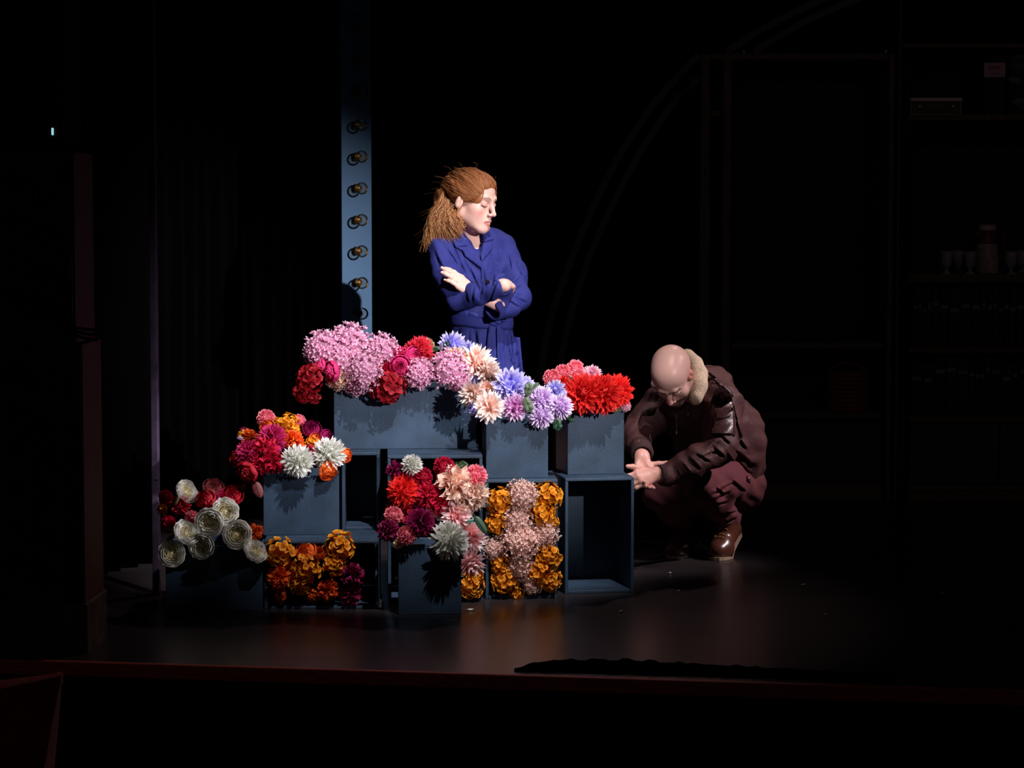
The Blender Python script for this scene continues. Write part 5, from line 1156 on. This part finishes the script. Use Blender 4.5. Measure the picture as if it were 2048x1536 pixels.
        v.chain([mp_(0.12, 0, 0.055), mp_(0.18, 0, 0.062), mp_(0.24, 0, 0.045)], [0.038, 0.036, 0.034], k=0.03); v.chain([mp_(0.19, 0, 0.07), mp_(0.20, 0, 0.15)], [0.042, 0.044], k=0.03); v.cap(mp_(0.245, 0, 0.04), mp_(0.235, 0, 0.12), 0.033, 0.034, k=0.03)
        V, Q = v.mesh(1); up_ = npmesh('upper', V, Q, m_b, rt)
        # sole: outline bent at the ball of the foot
        prof = [(0.0, 0.0), (0.006, 0.022), (0.025, 0.038), (0.06, 0.047), (0.10, 0.046), (0.15, 0.036), (0.20, 0.034), (0.25, 0.034), (0.275, 0.024), (0.285, 0.0)]
        L = [mp_(u, w_, 0) for u, w_ in prof]+[mp_(u, -w_, 0) for u, w_ in prof[-2:0:-1]]; T = [mp_(u, w_, 0.013) for u, w_ in prof]+[mp_(u, -w_, 0.013) for u, w_ in prof[-2:0:-1]]; n = len(L); np_ = len(prof)
        fs = [(i, (i+1) % n, (i+1) % n+n, i+n) for i in range(n)]
        for i in range(np_-1):
            a, b_, c_, e = i, i+1, (n-i-1) % n, (n-i) % n
            if i == 0: fs += [(0, n-1, 1), (n, n+1, 2*n-1)]
            elif i == np_-2: fs += [(a, e, b_), (a+n, b_+n, e+n)]
            else: fs += [(a, e, c_, b_), (a+n, b_+n, c_+n, e+n)]
        link('sole', MB().add(L+T, fs), M_sole, rt)
        tb = BVHTree.FromPolygons([Vector(q) for q in V], [list(map(int, q)) for q in Q])
        for i in range(5):
            u = 0.105+0.022*i; pts = []
            for k in range(9):
                s_ = -0.024+0.048*k/8; src = mp_(u+0.006*(k-4)/4*(1 if i % 2 else -1), s_, 0.22); tgt = mp_(u, s_, 0.02); hh = tb.ray_cast(src, (tgt-src).normalized())
                pts.append((hh[0] if hh[0] else tgt)+(src-tgt).normalized()*0.002)
            link('lace', MB().tube(pts, 0.0022, 6), mat('lace_cord', (150, 112, 62), 0.6, 0.3), rt, True)
        return rt
    boot(hitz(1428, 1122, 0)+Vector((0, 0, 0.001)), (0.45, 0.89), RAD(30), M_boot)
    boot(Vector((0.67, 10.38, 0.001)), (0.42, 0.9), RAD(14), M_boot)
    # jacket
    M_j = mat('brown_suede', (82, 48, 49), 0.62, 0.3, noise=0.22, nscale=14, bump=0.25, bscale=70); M_jl = mat('brown_leather', (74, 46, 48), 0.34, 0.45, noise=0.2, nscale=16, bump=0.2, bscale=60)
    j = Vol((0.38, 9.80, 0.22), (1.16, 10.90, 0.90), 0.0052)
    hip = W(1450, 940, 10.58); j.chain([hip, W(1440, 880, 10.46), W(1400, 815, 10.28)], [0.165, 0.175, 0.135], k=0.08); j.cap(W(1330, 815, 10.40), W(1440, 808, 10.18), 0.085, 0.085, k=0.07)
    j.ell(W(1462, 930, 10.60), (0.115, 0.17, 0.12), k=0.06); j.cap(W(1360, 800, 10.26), W(1408, 790, 10.20), 0.07, k=0.05); j.ell(W(1425, 775, 10.30), (0.09, 0.11, 0.09), k=0.06)
    ls, lel, lwr = W(1446, 812, 10.17), W(1440, 896, 10.03), W(1334, 951, 9.95)
    j.chain([ls, W(1444, 855, 10.09), lel], [0.082, 0.074, 0.066], k=0.035); j.chain([lel, W(1385, 925, 9.97), lwr], [0.066, 0.058, 0.046], k=0.03)
    rs, rel, rwr = W(1318, 815, 10.36), W(1273, 872, 10.22), W(1283, 902, 10.06)
    j.chain([rs, W(1292, 845, 10.28), rel], [0.082, 0.068, 0.060], k=0.035); j.chain([rel, rwr], [0.060, 0.046], k=0.03)
    j.cap(W(1352, 790, 10.10), W(1352, 850, 10.12), 0.05, 0.05, k=0.03, sub=True)
    jc = [((1415, 905), (1440, 880), 4), ((1405, 915), (1435, 902), 4), ((1390, 908), (1420, 925), 4), ((1375, 915), (1400, 940), 4), ((1362, 925), (1380, 948), 3), ((1425, 895), (1448, 915), 4), ((1438, 870), (1460, 890), 4),
          ((1470, 840), (1482, 880), 4), ((1478, 880), (1492, 900), 4), ((1468, 900), (1498, 925), 4), ((1475, 925), (1500, 950), 4), ((1462, 800), (1474, 845), 3), ((1425, 770), (1438, 765), 3), ((1452, 905), (1475, 945), 4), ((1350, 935), (1362, 958), 3), ((1440, 785), (1420, 800), 3), ((1285, 820), (1275, 850), 3)]
    j.disp(lambda p: 0.0035*wr(p, (34, 22, 46), 0.3, 1.5)+0.002*wr(p, (-60, 40, 80), 1.0, 1.3)+crease(p, jc, 10.62, 0.0085))
    V, Q = j.mesh(1); jacket = npmesh('shearling_jacket', V-A3(base), Q, M_j, o)
    tmp = npmesh('tmp', V, Q, M_j, None); S = Surf(tmp); bpy.data.objects.remove(tmp)
    def sew(name, poly, m_, **kw): q = patch(name, poly, S, m_, jacket, **kw); q.data.transform(Matrix.Translation(-base)); return q
    sew('sleeve_panel', [(1430, 778), (1448, 770), (1462, 785), (1470, 830), (1470, 872), (1424, 872), (1420, 830), (1423, 800)], M_jl, off=0.004, th=0.003)
    sew('sleeve_pocket', [(1427, 817), (1467, 816), (1466, 868), (1423, 868)], M_jl, off=0.008, th=0.004)
    sew('pocket_flap', [(1428, 818), (1466, 817), (1460, 834), (1432, 840)], M_jl, off=0.012, th=0.004)
    sew('shoulder_seam', [(1414, 746), (1420, 744), (1442, 764), (1470, 790), (1466, 793), (1438, 769)], M_jl, off=0.005, th=0.003)
    sew('hem_band', [(1462, 925), (1478, 938), (1502, 958), (1500, 968), (1474, 950), (1456, 934)], M_jl, off=0.006, th=0.004)
    sew('zip', [(1351, 830), (1353, 830), (1356, 868), (1352, 868)], MATS['steel'], off=0.004, th=0.003)
    h_ = S.at(1376, 828)
    if h_: link('snap_button', MB().lathe([(0.006, 0), (0.006, 0.002), (0.003, 0.003), (0.0005, 0.003)], 12, Matrix.Translation(h_[0]-base+Vector((0, -0.003, 0))) @ Matrix.Rotation(math.pi/2, 4, 'X')), MATS['knob_metal'], jacket, True)
    # knitted cuffs
    M_knit = mat('knit_cuff', (58, 40, 42), 0.85, 0.15, bump=0.5, bscale=120)
    for a, b_, r_ in ((W(1345, 948, 9.957), W(1318, 950, 9.935), 0.039), (W(1281, 893, 10.09), W(1284, 911, 10.01), 0.042)):
        mb = MB(); d = (b_-a); n = 32; x_ = d.normalized().cross(Vector((0, 0, 1))).normalized(); y_ = d.normalized().cross(x_); v = []; fs = []; prof = [(0, 0.9), (0.06, 1.08), (0.5, 1.05), (0.9, 1.06), (1.0, 1.0), (0.98, 0.85)]
        for t_, k_ in prof:
            for i in range(n): an = 2*math.pi*i/n; rr_ = r_*k_*(1+0.02*(-1)**i); v.append(a+d*t_+(x_*math.cos(an)+y_*math.sin(an))*rr_-base)
        for q in range(len(prof)-1):
            for i in range(n): fs.append((q*n+i, q*n+(i+1) % n, (q+1)*n+(i+1) % n, (q+1)*n+i))
        link('cuff', MB().add(v, fs), M_knit, jacket, True)
    # fleece collar standing round the neck
    cl = Vol(W(1270, 860, 9.9)-Vector((0.0, 0, 0.0)), W(1440, 680, 10.45), 0.0036)
    c1 = [W(1393, 792, 10.05), W(1397, 770, 10.08), W(1396, 748, 10.13), W(1388, 729, 10.18), W(1374, 715, 10.22), W(1352, 718, 10.29), W(1328, 740, 10.28), W(1312, 768, 10.24)]
    cl.chain(c1, [0.026, 0.031, 0.033, 0.031, 0.028, 0.027, 0.026, 0.022], k=0.03); c2 = [W(1390, 800, 10.06), W(1394, 775, 10.10), W(1394, 752, 10.15), W(1386, 735, 10.21), W(1372, 728, 10.26)]
    cl.chain(c2, [0.018, 0.024, 0.026, 0.026, 0.024], k=0.03)
    cl.disp(lambda p: 0.0006*wr(p, (520, 260, 400), 0.0, 2.0))
    V, Q = cl.mesh(0); npmesh('fleece_collar', V-A3(base), Q, mat('cream_fleece', (232, 206, 180), 0.95, 0.1, noise=0.15, nscale=90, bump=0.8, bscale=260), jacket)
    return o
man()
